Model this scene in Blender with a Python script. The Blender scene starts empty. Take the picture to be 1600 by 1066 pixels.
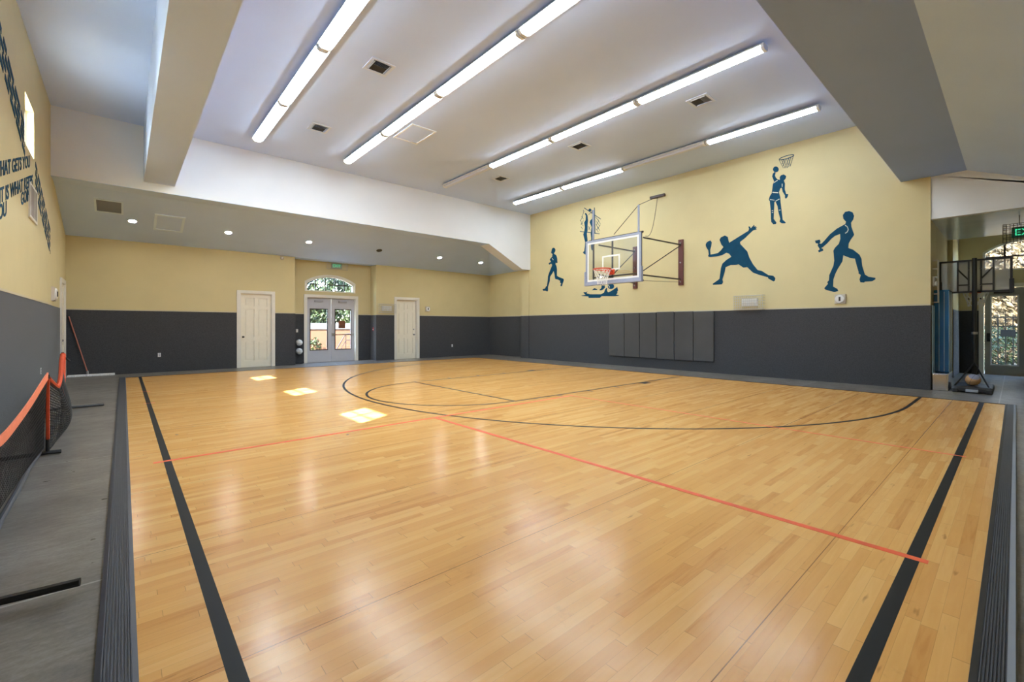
import bpy, bmesh, math, random
from mathutils import Vector, Matrix
random.seed(7)
PI = math.pi
scene = bpy.context.scene
COL = scene.collection

# ---------------------------------------------------------------- camera
cam_d = bpy.data.cameras.new('camera')
cam = bpy.data.objects.new('camera', cam_d)
COL.objects.link(cam)
cam.location = (0, 0, 1.352)
cam.rotation_euler = (PI/2, 0, -0.720635)
cam_d.sensor_fit = 'HORIZONTAL'
cam_d.sensor_width = 36.0
cam_d.lens = 36.0*691.26/1600.0
cam_d.shift_x = 0.0
cam_d.shift_y = -23.0/1600.0
cam_d.clip_start = 0.02
cam_d.clip_end = 300
scene.camera = cam

# ---------------------------------------------------------------- world, sun, exposure
world = bpy.data.worlds.new('world')
scene.world = world
world.use_nodes = True
wn = world.node_tree.nodes
wl = world.node_tree.links
wn.clear()
wo = wn.new('ShaderNodeOutputWorld')
wb = wn.new('ShaderNodeBackground')
sky = wn.new('ShaderNodeTexSky')
sky.sky_type = 'NISHITA'
sky.sun_disc = False
sky.sun_elevation = math.radians(45)
sky.sun_rotation = math.radians(240)
wl.new(sky.outputs[0], wb.inputs[0])
wb.inputs[1].default_value = SKY_STRENGTH = 6.0
wl.new(wb.outputs[0], wo.inputs[0])

sun_d = bpy.data.lights.new('sun', 'SUN')
sun_d.energy = 60
sun_d.angle = math.radians(0.6)
sun_d.color = (1.0, 0.95, 0.86)
sun = bpy.data.objects.new('sun', sun_d)
COL.objects.link(sun)
sun.location = (-20, -11, 25)
sun.rotation_euler = Vector((1.0, 0.55, -1.16)).to_track_quat('-Z', 'Y').to_euler()

vs = scene.view_settings
vs.view_transform = 'Standard'
vs.look = 'None'
vs.gamma = 1.0
vs.use_curve_mapping = False
vs.exposure = 0.0
TUBE_EMIT = 42.0
SPOT_EMIT = 160.0

# ---------------------------------------------------------------- materials
def srgb(r, g, b):
    f = lambda c: (c/12.92 if c <= 0.04045 else ((c+0.055)/1.055)**2.4)
    return (f(r/255.0), f(g/255.0), f(b/255.0), 1.0)

def base_mat(name):
    m = bpy.data.materials.new(name)
    m.use_nodes = True
    nt = m.node_tree
    bs = nt.nodes['Principled BSDF']
    return m, nt, bs

def mat(name, col, rough=0.5, metal=0.0, noise=0.0, nscale=8.0, bump=0.0, bscale=60.0, stretch=(1, 1, 1), coat=0.0, spec=0.5):
    m, nt, bs = base_mat(name)
    c = srgb(*col)
    bs.inputs['Base Color'].default_value = c
    bs.inputs['Roughness'].default_value = rough
    bs.inputs['Metallic'].default_value = metal
    bs.inputs['Specular IOR Level'].default_value = spec
    if coat:
        bs.inputs['Coat Weight'].default_value = coat
        bs.inputs['Coat Roughness'].default_value = 0.1
    geo = nt.nodes.new('ShaderNodeNewGeometry')
    mp = nt.nodes.new('ShaderNodeMapping')
    mp.inputs['Scale'].default_value = stretch
    nt.links.new(geo.outputs['Position'], mp.inputs['Vector'])
    tx = nt.nodes.new('ShaderNodeTexNoise')
    tx.inputs['Scale'].default_value = nscale
    tx.inputs['Detail'].default_value = 5
    nt.links.new(mp.outputs[0], tx.inputs['Vector'])
    rp = nt.nodes.new('ShaderNodeValToRGB')
    k = max(noise, 0.02)
    rp.color_ramp.elements[0].position = 0.3
    rp.color_ramp.elements[1].position = 0.7
    rp.color_ramp.elements[0].color = tuple(x*(1-k) for x in c[:3])+(1,)
    rp.color_ramp.elements[1].color = tuple(min(1, x*(1+k)) for x in c[:3])+(1,)
    nt.links.new(tx.outputs[0], rp.inputs[0])
    nt.links.new(rp.outputs[0], bs.inputs['Base Color'])
    if bump:
        t2 = nt.nodes.new('ShaderNodeTexNoise')
        t2.inputs['Scale'].default_value = bscale
        t2.inputs['Detail'].default_value = 3
        nt.links.new(geo.outputs['Position'], t2.inputs['Vector'])
        bp = nt.nodes.new('ShaderNodeBump')
        bp.inputs['Strength'].default_value = bump
        bp.inputs['Distance'].default_value = 0.01
        nt.links.new(t2.outputs[0], bp.inputs['Height'])
        nt.links.new(bp.outputs[0], bs.inputs['Normal'])
    return m

def emit(name, col, strength):
    m, nt, bs = base_mat(name)
    c = srgb(*col)
    bs.inputs['Base Color'].default_value = c
    bs.inputs['Emission Color'].default_value = c
    bs.inputs['Emission Strength'].default_value = strength
    return m

def glass(name, tint=(0.95, 0.97, 0.96), refl=0.07, rough=0.0):
    m = bpy.data.materials.new(name)
    m.use_nodes = True
    nt = m.node_tree
    nt.nodes.clear()
    o = nt.nodes.new('ShaderNodeOutputMaterial')
    mx = nt.nodes.new('ShaderNodeMixShader')
    tr = nt.nodes.new('ShaderNodeBsdfTransparent')
    gl = nt.nodes.new('ShaderNodeBsdfGlossy')
    tr.inputs[0].default_value = tint+(1,)
    gl.inputs['Roughness'].default_value = rough
    mx.inputs[0].default_value = refl
    nt.links.new(tr.outputs[0], mx.inputs[1])
    nt.links.new(gl.outputs[0], mx.inputs[2])
    nt.links.new(mx.outputs[0], o.inputs[0])
    return m

class NT:
    def __init__(s, nt): s.nt = nt
    def math(s, op, a, b=None, c=None):
        n = s.nt.nodes.new('ShaderNodeMath'); n.operation = op
        for i, v in enumerate((a, b, c)):
            if v is None: continue
            if isinstance(v, (int, float)): n.inputs[i].default_value = v
            else: s.nt.links.new(v, n.inputs[i])
        return n.outputs[0]

def wood_floor():
    m, nt, bs = base_mat('maple_floor')
    N = NT(nt); L = nt.links
    geo = nt.nodes.new('ShaderNodeNewGeometry')
    sp = nt.nodes.new('ShaderNodeSeparateXYZ'); L.new(geo.outputs['Position'], sp.inputs[0])
    x, y = sp.outputs[0], sp.outputs[1]
    w = 0.057
    row = N.math('FLOOR', N.math('DIVIDE', y, w))
    wn1 = nt.nodes.new('ShaderNodeTexWhiteNoise'); wn1.noise_dimensions = '1D'; L.new(row, wn1.inputs['W'])
    ln = N.math('MULTIPLY_ADD', wn1.outputs[0], 0.35, 0.55)
    xs = N.math('ADD', N.math('DIVIDE', x, ln), N.math('MULTIPLY', wn1.outputs[0], 17.0))
    idx = N.math('FLOOR', xs)
    cb = nt.nodes.new('ShaderNodeCombineXYZ'); L.new(idx, cb.inputs[0]); L.new(row, cb.inputs[1])
    wn2 = nt.nodes.new('ShaderNodeTexWhiteNoise'); wn2.noise_dimensions = '2D'; L.new(cb.outputs[0], wn2.inputs['Vector'])
    # large soft drift so that neighbouring boards vary in groups
    big = nt.nodes.new('ShaderNodeTexNoise'); big.inputs['Scale'].default_value = 0.6; L.new(geo.outputs['Position'], big.inputs['Vector'])
    v = N.math('ADD', N.math('MULTIPLY', wn2.outputs[0], 0.8), N.math('MULTIPLY', big.outputs[0], 0.3))
    # grain
    mp = nt.nodes.new('ShaderNodeMapping'); mp.inputs['Scale'].default_value = (2.0, 26.0, 1.0)
    L.new(geo.outputs['Position'], mp.inputs['Vector'])
    ad = nt.nodes.new('ShaderNodeVectorMath'); ad.operation = 'ADD'; L.new(mp.outputs[0], ad.inputs[0]); L.new(wn2.outputs[1], ad.inputs[1])
    gr = nt.nodes.new('ShaderNodeTexNoise'); gr.inputs['Scale'].default_value = 1.6; gr.inputs['Detail'].default_value = 5
    gr.inputs['Distortion'].default_value = 0.6
    L.new(ad.outputs[0], gr.inputs['Vector'])
    v2 = N.math('ADD', v, N.math('MULTIPLY', N.math('SUBTRACT', gr.outputs[0], 0.5), 0.55))
    rp = nt.nodes.new('ShaderNodeValToRGB'); e = rp.color_ramp.elements
    e[0].position = 0.0; e[0].color = srgb(*WOOD[0])
    e[1].position = 1.0; e[1].color = srgb(*WOOD[3])
    a = e.new(0.22); a.color = srgb(*WOOD[1])
    a = e.new(0.6); a.color = srgb(*WOOD[2])
    L.new(v2, rp.inputs[0])
    # joints
    fy = N.math('FRACT', N.math('DIVIDE', y, w)); fx = N.math('FRACT', xs)
    jy = N.math('LESS_THAN', fy, 0.03); jx = N.math('LESS_THAN', fx, 0.0035)
    pw = N.math('LESS_THAN', N.math('FRACT', N.math('DIVIDE', N.math('ADD', y, 0.55), 1.311)), 0.0035)
    j = N.math('MAXIMUM', N.math('MULTIPLY', jy, 0.22), N.math('MAXIMUM', N.math('MULTIPLY', jx, 0.45), N.math('MULTIPLY', pw, 0.8)))
    mx = nt.nodes.new('ShaderNodeMix'); mx.data_type = 'RGBA'
    L.new(j, mx.inputs[0]); L.new(rp.outputs[0], mx.inputs[6]); mx.inputs[7].default_value = srgb(96, 60, 28)
    # scuffs: small darker wear marks
    sc = nt.nodes.new('ShaderNodeTexNoise'); sc.inputs['Scale'].default_value = 2.3; sc.inputs['Detail'].default_value = 9; sc.inputs['Roughness'].default_value = 0.75
    L.new(geo.outputs['Position'], sc.inputs['Vector'])
    rs = nt.nodes.new('ShaderNodeValToRGB'); rs.color_ramp.elements[0].position = 0.60; rs.color_ramp.elements[1].position = 0.74
    L.new(sc.outputs[0], rs.inputs[0])
    mx2 = nt.nodes.new('ShaderNodeMix'); mx2.data_type = 'RGBA'
    L.new(N.math('MULTIPLY', rs.outputs[0], 0.38), mx2.inputs[0]); L.new(mx.outputs[2], mx2.inputs[6]); mx2.inputs[7].default_value = srgb(150, 98, 52)
    mk = nt.nodes.new('ShaderNodeMapping'); mk.inputs['Scale'].default_value = (3.2, 16.0, 1.0); L.new(geo.outputs['Position'], mk.inputs['Vector'])
    kn = nt.nodes.new('ShaderNodeTexNoise'); kn.inputs['Scale'].default_value = 1.3; kn.inputs['Detail'].default_value = 2; L.new(mk.outputs[0], kn.inputs['Vector'])
    rk = nt.nodes.new('ShaderNodeValToRGB'); rk.color_ramp.elements[0].position = 0.69; rk.color_ramp.elements[1].position = 0.78
    L.new(kn.outputs[0], rk.inputs[0])
    mx3 = nt.nodes.new('ShaderNodeMix'); mx3.data_type = 'RGBA'
    L.new(N.math('MULTIPLY', rk.outputs[0], 0.55), mx3.inputs[0]); L.new(mx2.outputs[2], mx3.inputs[6]); mx3.inputs[7].default_value = srgb(140, 92, 48)
    L.new(mx3.outputs[2], bs.inputs['Base Color'])
    bs.inputs['Roughness'].default_value = 0.3
    bs.inputs['Specular IOR Level'].default_value = 0.4
    rr = N.math('MULTIPLY_ADD', gr.outputs[0], 0.16, 0.13)
    L.new(rr, bs.inputs['Roughness'])
    # faint cupping of the boards makes the varnish ripple
    wv = N.math('SINE', N.math('MULTIPLY', fy, PI))
    t3 = nt.nodes.new('ShaderNodeTexNoise'); t3.inputs['Scale'].default_value = 14; L.new(geo.outputs['Position'], t3.inputs['Vector'])
    hb = N.math('ADD', N.math('MULTIPLY', wv, 0.35), t3.outputs[0])
    bp = nt.nodes.new('ShaderNodeBump'); bp.inputs['Strength'].default_value = 0.05; bp.inputs['Distance'].default_value = 0.01
    L.new(hb, bp.inputs['Height']); L.new(bp.outputs[0], bs.inputs['Normal'])
    return m

WOOD = [(200, 136, 72), (222, 164, 92), (230, 174, 100), (238, 188, 116)]
M = {}
M['yellow'] = mat('yellow_wall_paint', (206, 192, 146), 0.62, noise=0.03, nscale=1.5, bump=0.05, bscale=120)
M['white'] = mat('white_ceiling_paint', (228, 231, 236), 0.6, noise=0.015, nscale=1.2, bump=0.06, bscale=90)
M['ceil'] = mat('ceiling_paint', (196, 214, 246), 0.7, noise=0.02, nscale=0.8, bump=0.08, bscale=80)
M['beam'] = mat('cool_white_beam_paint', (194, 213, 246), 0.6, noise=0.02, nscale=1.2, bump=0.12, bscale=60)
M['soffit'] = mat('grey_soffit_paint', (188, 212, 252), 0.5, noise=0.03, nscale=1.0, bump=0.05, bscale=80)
M['shadesoffit'] = mat('shade_tone_soffit_paint', (148, 173, 228), 0.6, noise=0.03, nscale=1.0, bump=0.05, bscale=80)  # darker blue-grey puts the down-facing shade of the near bulkhead into its colour
M['glossoffit'] = mat('gloss_grey_soffit_paint', (200, 212, 228), 0.22, metal=0.35, noise=0.05, nscale=2.0)
M['carpet'] = mat('charcoal_wall_carpet', (68, 69, 72), 0.9, noise=0.22, nscale=55, bump=0.5, bscale=220, spec=0.3)
for n_ in M['carpet'].node_tree.nodes:
    if n_.type == 'BSDF_PRINCIPLED': n_.inputs['Sheen Weight'].default_value = 0.35; n_.inputs['Sheen Roughness'].default_value = 0.4
M['concrete'] = mat('grey_sheet_floor', (122, 120, 116), 0.34, noise=0.16, nscale=3.0, bump=0.03, bscale=40, stretch=(1, 5, 1), spec=0.45)
M['wood'] = wood_floor()
def sheet_floor():
    m, nt, bs = base_mat('grey_sheet_floor'); N = NT(nt); L = nt.links
    geo = nt.nodes.new('ShaderNodeNewGeometry')
    def noise(sc, st, det=5, rough=0.6):
        mp = nt.nodes.new('ShaderNodeMapping'); mp.inputs['Scale'].default_value = st; L.new(geo.outputs['Position'], mp.inputs['Vector'])
        t = nt.nodes.new('ShaderNodeTexNoise'); t.inputs['Scale'].default_value = sc; t.inputs['Detail'].default_value = det; t.inputs['Roughness'].default_value = rough
        L.new(mp.outputs[0], t.inputs['Vector']); return t.outputs[0]
    v = N.math('ADD', N.math('MULTIPLY', noise(1.1, (1, 1.6, 1)), 0.45), N.math('ADD', N.math('MULTIPLY', noise(9, (1, 3.2, 1), 7, 0.7), 0.38), N.math('MULTIPLY', noise(60, (1, 1, 1), 3), 0.17)))
    rp = nt.nodes.new('ShaderNodeValToRGB'); e = rp.color_ramp.elements
    e[0].position = 0.36; e[0].color = srgb(96, 92, 88); e[1].position = 0.66; e[1].color = srgb(146, 143, 138)
    a = e.new(0.5); a.color = srgb(120, 115, 109)
    L.new(v, rp.inputs[0])
    sp = nt.nodes.new('ShaderNodeSeparateXYZ'); L.new(geo.outputs['Position'], sp.inputs[0])
    j = N.math('LESS_THAN', N.math('ABSOLUTE', N.math('SUBTRACT', N.math('FRACT', N.math('DIVIDE', N.math('ADD', sp.outputs[1], 1.33), 3.05)), 0.5)), 0.0025)
    j2 = N.math('LESS_THAN', N.math('ABSOLUTE', N.math('SUBTRACT', sp.outputs[0], 12.25)), 0.008)
    mx = nt.nodes.new('ShaderNodeMix'); mx.data_type = 'RGBA'
    L.new(N.math('MULTIPLY', N.math('MAXIMUM', j, j2), 0.45), mx.inputs[0]); L.new(rp.outputs[0], mx.inputs[6]); mx.inputs[7].default_value = srgb(196, 194, 190)
    L.new(mx.outputs[2], bs.inputs['Base Color'])
    L.new(N.math('MULTIPLY_ADD', noise(5, (1, 1, 1)), 0.25, 0.2), bs.inputs['Roughness'])
    bs.inputs['Specular IOR Level'].default_value = 0.35
    return m
M['concrete'] = sheet_floor()
M['black'] = mat('black_paint_line', (28, 31, 34), 0.5, spec=0.2, noise=0.1, nscale=5)
M['orange_tape'] = mat('orange_tape', (236, 100, 56), 0.55, noise=0.1, nscale=9)
M['rubber'] = mat('grey_rubber_edging', (70, 74, 84), 0.42, noise=0.08, nscale=12)
M['rubber_dark'] = mat('black_rubber', (34, 35, 38), 0.45)
M['trim'] = mat('white_gloss_trim', (226, 222, 212), 0.35)
M['cap'] = mat('wainscot_cap_paint', (196, 186, 160), 0.5)
M['doorwhite'] = mat('cream_door_paint', (238, 232, 214), 0.4)
M['doorgrey'] = mat('grey_door_paint', (190, 190, 196), 0.4)
M['doortaupe'] = mat('taupe_door_paint', (168, 166, 154), 0.4)
M['metal'] = mat('brushed_metal', (170, 170, 172), 0.28, metal=1.0)
M['chrome'] = mat('stainless_steel', (216, 218, 220), 0.2, metal=1.0)
M['darkmetal'] = mat('dark_bronze_metal', (58, 48, 46), 0.4, metal=0.3)
M['maroon'] = mat('maroon_steel', (96, 50, 46), 0.5)
M['blackmetal'] = mat('black_powder_coat', (30, 30, 32), 0.4)
M['white_plastic'] = mat('white_plastic', (228, 228, 226), 0.4)
M['beige_plastic'] = mat('beige_plastic', (196, 186, 172), 0.45)
M['wire'] = mat('galvanised_wire', (196, 194, 188), 0.4, metal=0.2)
M['teal'] = mat('teal_mural_paint', (4, 64, 92), 0.7, spec=0.2, noise=0.1, nscale=6)
M['pale_teal'] = mat('pale_mural_paint', (206, 208, 190), 0.55)
M['mat_vinyl'] = mat('charcoal_vinyl_mat', (72, 73, 75), 0.42, noise=0.05, nscale=3)
M['glass'] = glass('clear_glass')
M['acrylic'] = glass('clear_acrylic', (0.93, 0.95, 0.95), 0.09, 0.05)
M['smoked'] = glass('hazy_acrylic', (0.93, 0.94, 0.96), 0.1, 0.15)
def haze(m, f, col):
    nt = m.node_tree; o = [n for n in nt.nodes if n.type == 'OUTPUT_MATERIAL'][0]; src = o.inputs[0].links[0].from_socket
    mx = nt.nodes.new('ShaderNodeMixShader'); df = nt.nodes.new('ShaderNodeBsdfDiffuse'); df.inputs[0].default_value = srgb(*col)
    tl = nt.nodes.new('ShaderNodeBsdfTranslucent'); tl.inputs[0].default_value = srgb(*col); ad = nt.nodes.new('ShaderNodeMixShader')
    ad.inputs[0].default_value = 0.5; nt.links.new(df.outputs[0], ad.inputs[1]); nt.links.new(tl.outputs[0], ad.inputs[2])
    mx.inputs[0].default_value = f; nt.links.new(src, mx.inputs[1]); nt.links.new(ad.outputs[0], mx.inputs[2]); nt.links.new(mx.outputs[0], o.inputs[0])
haze(M['smoked'], 0.3, (226, 226, 232))
M['hill'] = mat('dry_hillside', (106, 92, 62), 0.95, noise=0.7, nscale=2.2, bump=0.6, bscale=6)
M['padding'] = mat('grey_blue_padding', (150, 156, 176), 0.5)
M['rim'] = mat('orange_rim_paint', (214, 74, 40), 0.4)
M['netwhite'] = mat('white_net_cord', (232, 230, 226), 0.7)
M['orange'] = mat('bright_orange_fabric', (250, 140, 104), 0.7, noise=0.05, nscale=20)
M['orange_dark'] = mat('deep_orange_fabric', (208, 74, 34), 0.7, noise=0.1, nscale=20)
M['netblack'] = mat('black_net_cord', (28, 29, 32), 0.7)
M['tube'] = emit('lit_diffuser', (235, 247, 255), TUBE_EMIT)
M['unlit'] = mat('unlit_diffuser', (206, 214, 230), 0.4)
M['spot'] = emit('lit_lamp_lens', (255, 250, 240), SPOT_EMIT)
M['deadspot'] = mat('dark_lamp_lens', (34, 32, 30), 0.3)
M['exitgreen'] = emit('lit_green_letters', (60, 220, 160), 0.9)
M['exitpanel'] = mat('exit_sign_panel', (150, 172, 160), 0.4)
M['exitdark'] = mat('dark_green_exit_panel', (20, 104, 82), 0.4)
M['handle'] = mat('wooden_handle', (176, 104, 84), 0.5)
M['mop'] = mat('white_cotton', (222, 222, 226), 0.9)
M['blue'] = mat('blue_gloss_panel', (20, 96, 150), 0.25, noise=0.12, nscale=2)
M['paleblue'] = mat('pale_blue_strip', (150, 178, 192), 0.35)
M['ball'] = mat('tan_leather_ball', (204, 160, 112), 0.5, noise=0.05, nscale=20)
M['ballblue'] = mat('blue_grey_leather_ball', (150, 156, 184), 0.5)
M['red'] = mat('red_plastic', (196, 60, 56), 0.4)
M['brown'] = mat('brown_notice', (122, 72, 42), 0.6)
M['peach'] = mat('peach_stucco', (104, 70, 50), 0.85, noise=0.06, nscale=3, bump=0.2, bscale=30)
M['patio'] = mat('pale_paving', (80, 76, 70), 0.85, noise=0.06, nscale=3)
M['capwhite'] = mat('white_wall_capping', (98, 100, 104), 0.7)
M['leaf'] = mat('green_leaves', (40, 54, 18), 0.6, noise=0.55, nscale=3.5)
M['leafdry'] = mat('dry_leaves', (76, 62, 36), 0.7, noise=0.45, nscale=3.5)
M['bark'] = mat('brown_bark', (84, 66, 48), 0.8)
M['grass'] = mat('garden_soil', (120, 108, 74), 0.9, noise=0.3, nscale=4)
M['ventcool'] = mat('cool_white_vent', (208, 228, 255), 0.5)
M['sunbounce'] = mat('bounce_slab_white', (246, 238, 220), 0.9)  # pale coat for the added slab that bounces sun indoors
M['ventdark'] = mat('vent_throat', (40, 38, 36), 0.7)
M['ventwhite'] = mat('vent_white', (206, 216, 232), 0.5)
M['grille'] = mat('grey_grille', (140, 148, 160), 0.6)

# ---------------------------------------------------------------- mesh builder
ORG = {}
class MB:
    def __init__(s): s.v = []; s.f = []
    def add(s, vs, fs):
        b = len(s.v); s.v += [tuple(p) for p in vs]; s.f += [tuple(b+i for i in f) for f in fs]; return s
    def box(s, x0, x1, y0, y1, z0, z1):
        return s.add([(x0,y0,z0),(x1,y0,z0),(x1,y1,z0),(x0,y1,z0),(x0,y0,z1),(x1,y0,z1),(x1,y1,z1),(x0,y1,z1)],
                     [(0,3,2,1),(4,5,6,7),(0,1,5,4),(1,2,6,5),(2,3,7,6),(3,0,4,7)])
    def bbox(s, x0, x1, y0, y1, z0, z1, b=0.01):
        # box with chamfered edges
        bm = bmesh.new()
        bmesh.ops.create_cube(bm, size=1)
        for v in bm.verts:
            v.co = Vector(((x0+x1)/2+v.co.x*(x1-x0), (y0+y1)/2+v.co.y*(y1-y0), (z0+z1)/2+v.co.z*(z1-z0)))
        bmesh.ops.bevel(bm, geom=bm.edges[:], offset=b, segments=2, affect='EDGES', profile=0.5)
        bm.verts.index_update()
        s.add([v.co for v in bm.verts], [[v.index for v in f.verts] for f in bm.faces]); bm.free(); return s
    def tube(s, pts, r, n=8, closed=False, caps=True):
        pts = [Vector(p) for p in pts]; k = len(pts); b = len(s.v); prev = None
        for i, p in enumerate(pts):
            if closed: t = pts[(i+1) % k]-pts[i-1]
            else: t = pts[min(i+1, k-1)]-pts[max(i-1, 0)]
            t.normalize()
            if prev is None:
                a = Vector((0,0,1)) if abs(t.z) < 0.9 else Vector((1,0,0))
                u = t.cross(a).normalized()
            else:
                u = prev-t*prev.dot(t)
                u = u.normalized() if u.length > 1e-6 else t.orthogonal().normalized()
            prev = u; w = t.cross(u)
            rr = r[i] if isinstance(r, (list, tuple)) else r
            for j in range(n):
                a = 2*PI*j/n
                s.v.append(tuple(p+(u*math.cos(a)+w*math.sin(a))*rr))
        for i in range(k if closed else k-1):
            for j in range(n):
                a0 = b+i*n; a1 = b+((i+1) % k)*n
                s.f.append((a0+j, a0+(j+1) % n, a1+(j+1) % n, a1+j))
        if caps and not closed:
            s.f.append(tuple(b+j for j in range(n))[::-1]); s.f.append(tuple(b+(k-1)*n+j for j in range(n)))
        return s
    def prism(s, poly, fn, d):
        # poly: 2-D outline; fn(u, v, w) -> 3-D; thickness d along w
        n = len(poly); b = len(s.v)
        s.v += [tuple(fn(p[0], p[1], 0)) for p in poly]+[tuple(fn(p[0], p[1], d)) for p in poly]
        s.f.append(tuple(b+i for i in range(n))[::-1]); s.f.append(tuple(b+n+i for i in range(n)))
        for i in range(n):
            j = (i+1) % n; s.f.append((b+i, b+j, b+n+j, b+n+i))
        return s
    def lathe(s, prof, c, axis='z', n=20):
        c = Vector(c); b = len(s.v)
        for r, h in prof:
            for j in range(n):
                a = 2*PI*j/n; p = (r*math.cos(a), r*math.sin(a), h)
                if axis == 'x': p = (p[2], p[0], p[1])
                if axis == 'y': p = (p[0], p[2], p[1])
                s.v.append((c.x+p[0], c.y+p[1], c.z+p[2]))
        k = len(prof)
        for i in range(k-1):
            for j in range(n):
                s.f.append((b+i*n+j, b+i*n+(j+1) % n, b+(i+1)*n+(j+1) % n, b+(i+1)*n+j))
        s.f.append(tuple(b+j for j in range(n))[::-1]); s.f.append(tuple(b+(k-1)*n+j for j in range(n)))
        return s
    def sphere(s, c, r, n=20, sc=(1, 1, 1)):
        c = Vector(c); b = len(s.v); k = n//2
        for i in range(k+1):
            t = PI*i/k
            for j in range(n):
                a = 2*PI*j/n
                s.v.append((c.x+r*sc[0]*math.sin(t)*math.cos(a), c.y+r*sc[1]*math.sin(t)*math.sin(a), c.z+r*sc[2]*math.cos(t)))
        for i in range(k):
            for j in range(n):
                s.f.append((b+i*n+j, b+(i+1)*n+j, b+(i+1)*n+(j+1) % n, b+i*n+(j+1) % n))
        return s
    def build(s, name, m, parent=None, smooth=False, label=None, fixn=True):
        o0 = ORG.get(parent.name, Vector()) if parent else Vector()
        me = bpy.data.meshes.new(name)
        me.from_pydata([tuple(Vector(v)-o0) for v in s.v], [], s.f)
        if fixn:
            bm = bmesh.new(); bm.from_mesh(me)
            bmesh.ops.recalc_face_normals(bm, faces=bm.faces); bm.to_mesh(me); bm.free()
        if smooth:
            for p in me.polygons: p.use_smooth = True
        me.materials.append(m)
        o = bpy.data.objects.new(name, me); COL.objects.link(o)
        if parent: o.parent = parent
        ORG[o.name] = o0
        if label: o['label'] = label
        return o

def mb(): return MB()
def thing(name, label, cat, loc=(0, 0, 0), group=None):
    o = bpy.data.objects.new(name, None); COL.objects.link(o); o.location = loc
    o.empty_display_size = 0.1
    ORG[o.name] = Vector(loc); o['label'] = label; o['category'] = cat
    if group: o['group'] = group
    return o
def tag(o, label, cat, group=None, kind=None):
    o['label'] = label; o['category'] = cat
    if group: o['group'] = group
    if kind: o['kind'] = kind
    return o
def struct(b, name, m, parent=None, **k):
    o = b.build(name, m, parent, **k)
    if not parent: o['kind'] = 'structure'
    return o
def sroot(name, loc=(0, 0, 0)):
    o = bpy.data.objects.new(name, None); COL.objects.link(o); o.location = loc; o['kind'] = 'structure'
    o.empty_display_size = 0.1
    ORG[o.name] = Vector(loc); return o
def copy_tree(o, parent=None):
    c = o.copy(); COL.objects.link(c); c.parent = parent
    ORG[c.name] = ORG.get(o.name, Vector())
    for ch in list(o.children): copy_tree(ch, c)
    return c
def text_mesh(txt, size, extrude=0.002, bold=0.0):
    cu = bpy.data.curves.new('lettering', 'FONT'); cu.body = txt; cu.size = size; cu.extrude = extrude
    cu.offset = bold; cu.align_x = 'LEFT'; cu.resolution_u = 3
    to = bpy.data.objects.new('lettering', cu); COL.objects.link(to)
    dg = bpy.context.evaluated_depsgraph_get(); dg.update()
    me = bpy.data.meshes.new_from_object(to.evaluated_get(dg))
    vs = [tuple(v.co) for v in me.vertices]; fs = [tuple(p.vertices) for p in me.polygons]
    bpy.data.objects.remove(to); bpy.data.curves.remove(cu); bpy.data.meshes.remove(me)
    return vs, fs
# ---------------------------------------------------------------- the room
XL, XR, YF, YB = -1.17, 12.98, -1.6, 16.8      # left wall, right wall, near wall, back wall
YREC = 17.33                                    # back of the door recess
XA = 13.33                                      # right side of the back alcove
ZC, ZB, ZE = 6.08, 4.58, 3.80                   # ceiling, bulkhead underside, eave
YBH, YNH = 13.6, 1.68                           # back and near bulkhead faces
XF = 18.4; FL = -0.012; ZS = 3.64               # foyer door wall, outer floor level, foyer soffit
WH = 1.80                                       # wainscot height
T = 0.2

def panel(b, axis, pos, d, u0, u1, z0, z1, holes=()):
    """vertical slab; axis 'x' = plane of constant x spanning y; holes are (u0,u1,z0,z1)"""
    us = sorted(set([u0, u1]+[h[i] for h in holes for i in (0, 1) if u0 < h[i] < u1]))
    zs = sorted(set([z0, z1]+[h[i] for h in holes for i in (2, 3) if z0 < h[i] < z1]))
    for i in range(len(us)-1):
        for k in range(len(zs)-1):
            um, zm = (us[i]+us[i+1])/2, (zs[k]+zs[k+1])/2
            if any(h[0] < um < h[1] and h[2] < zm < h[3] for h in holes): continue
            a, c = sorted((pos, pos+d))
            if axis == 'x': b.box(a, c, us[i], us[i+1], zs[k], zs[k+1])
            else: b.box(us[i], us[i+1], a, c, zs[k], zs[k+1])
    return b

# floors
b = mb()
b.box(XL-T, 11.44, YF-T, 0.0, -0.2, FL); b.box(XL-T, -0.085, 0.0, 18.6, -0.2, FL)
b.box(11.44, XF+T, YF-T, 18.6, -0.2, FL); b.box(-0.085, 11.44, 15.45, 18.6, -0.2, FL)
struct(b, 'floor', M['concrete'])
fc = struct(mb().box(-0.085, 11.44, 0.0, 15.45, -0.2, 0.0), 'floor_court', M['wood'])
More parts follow.
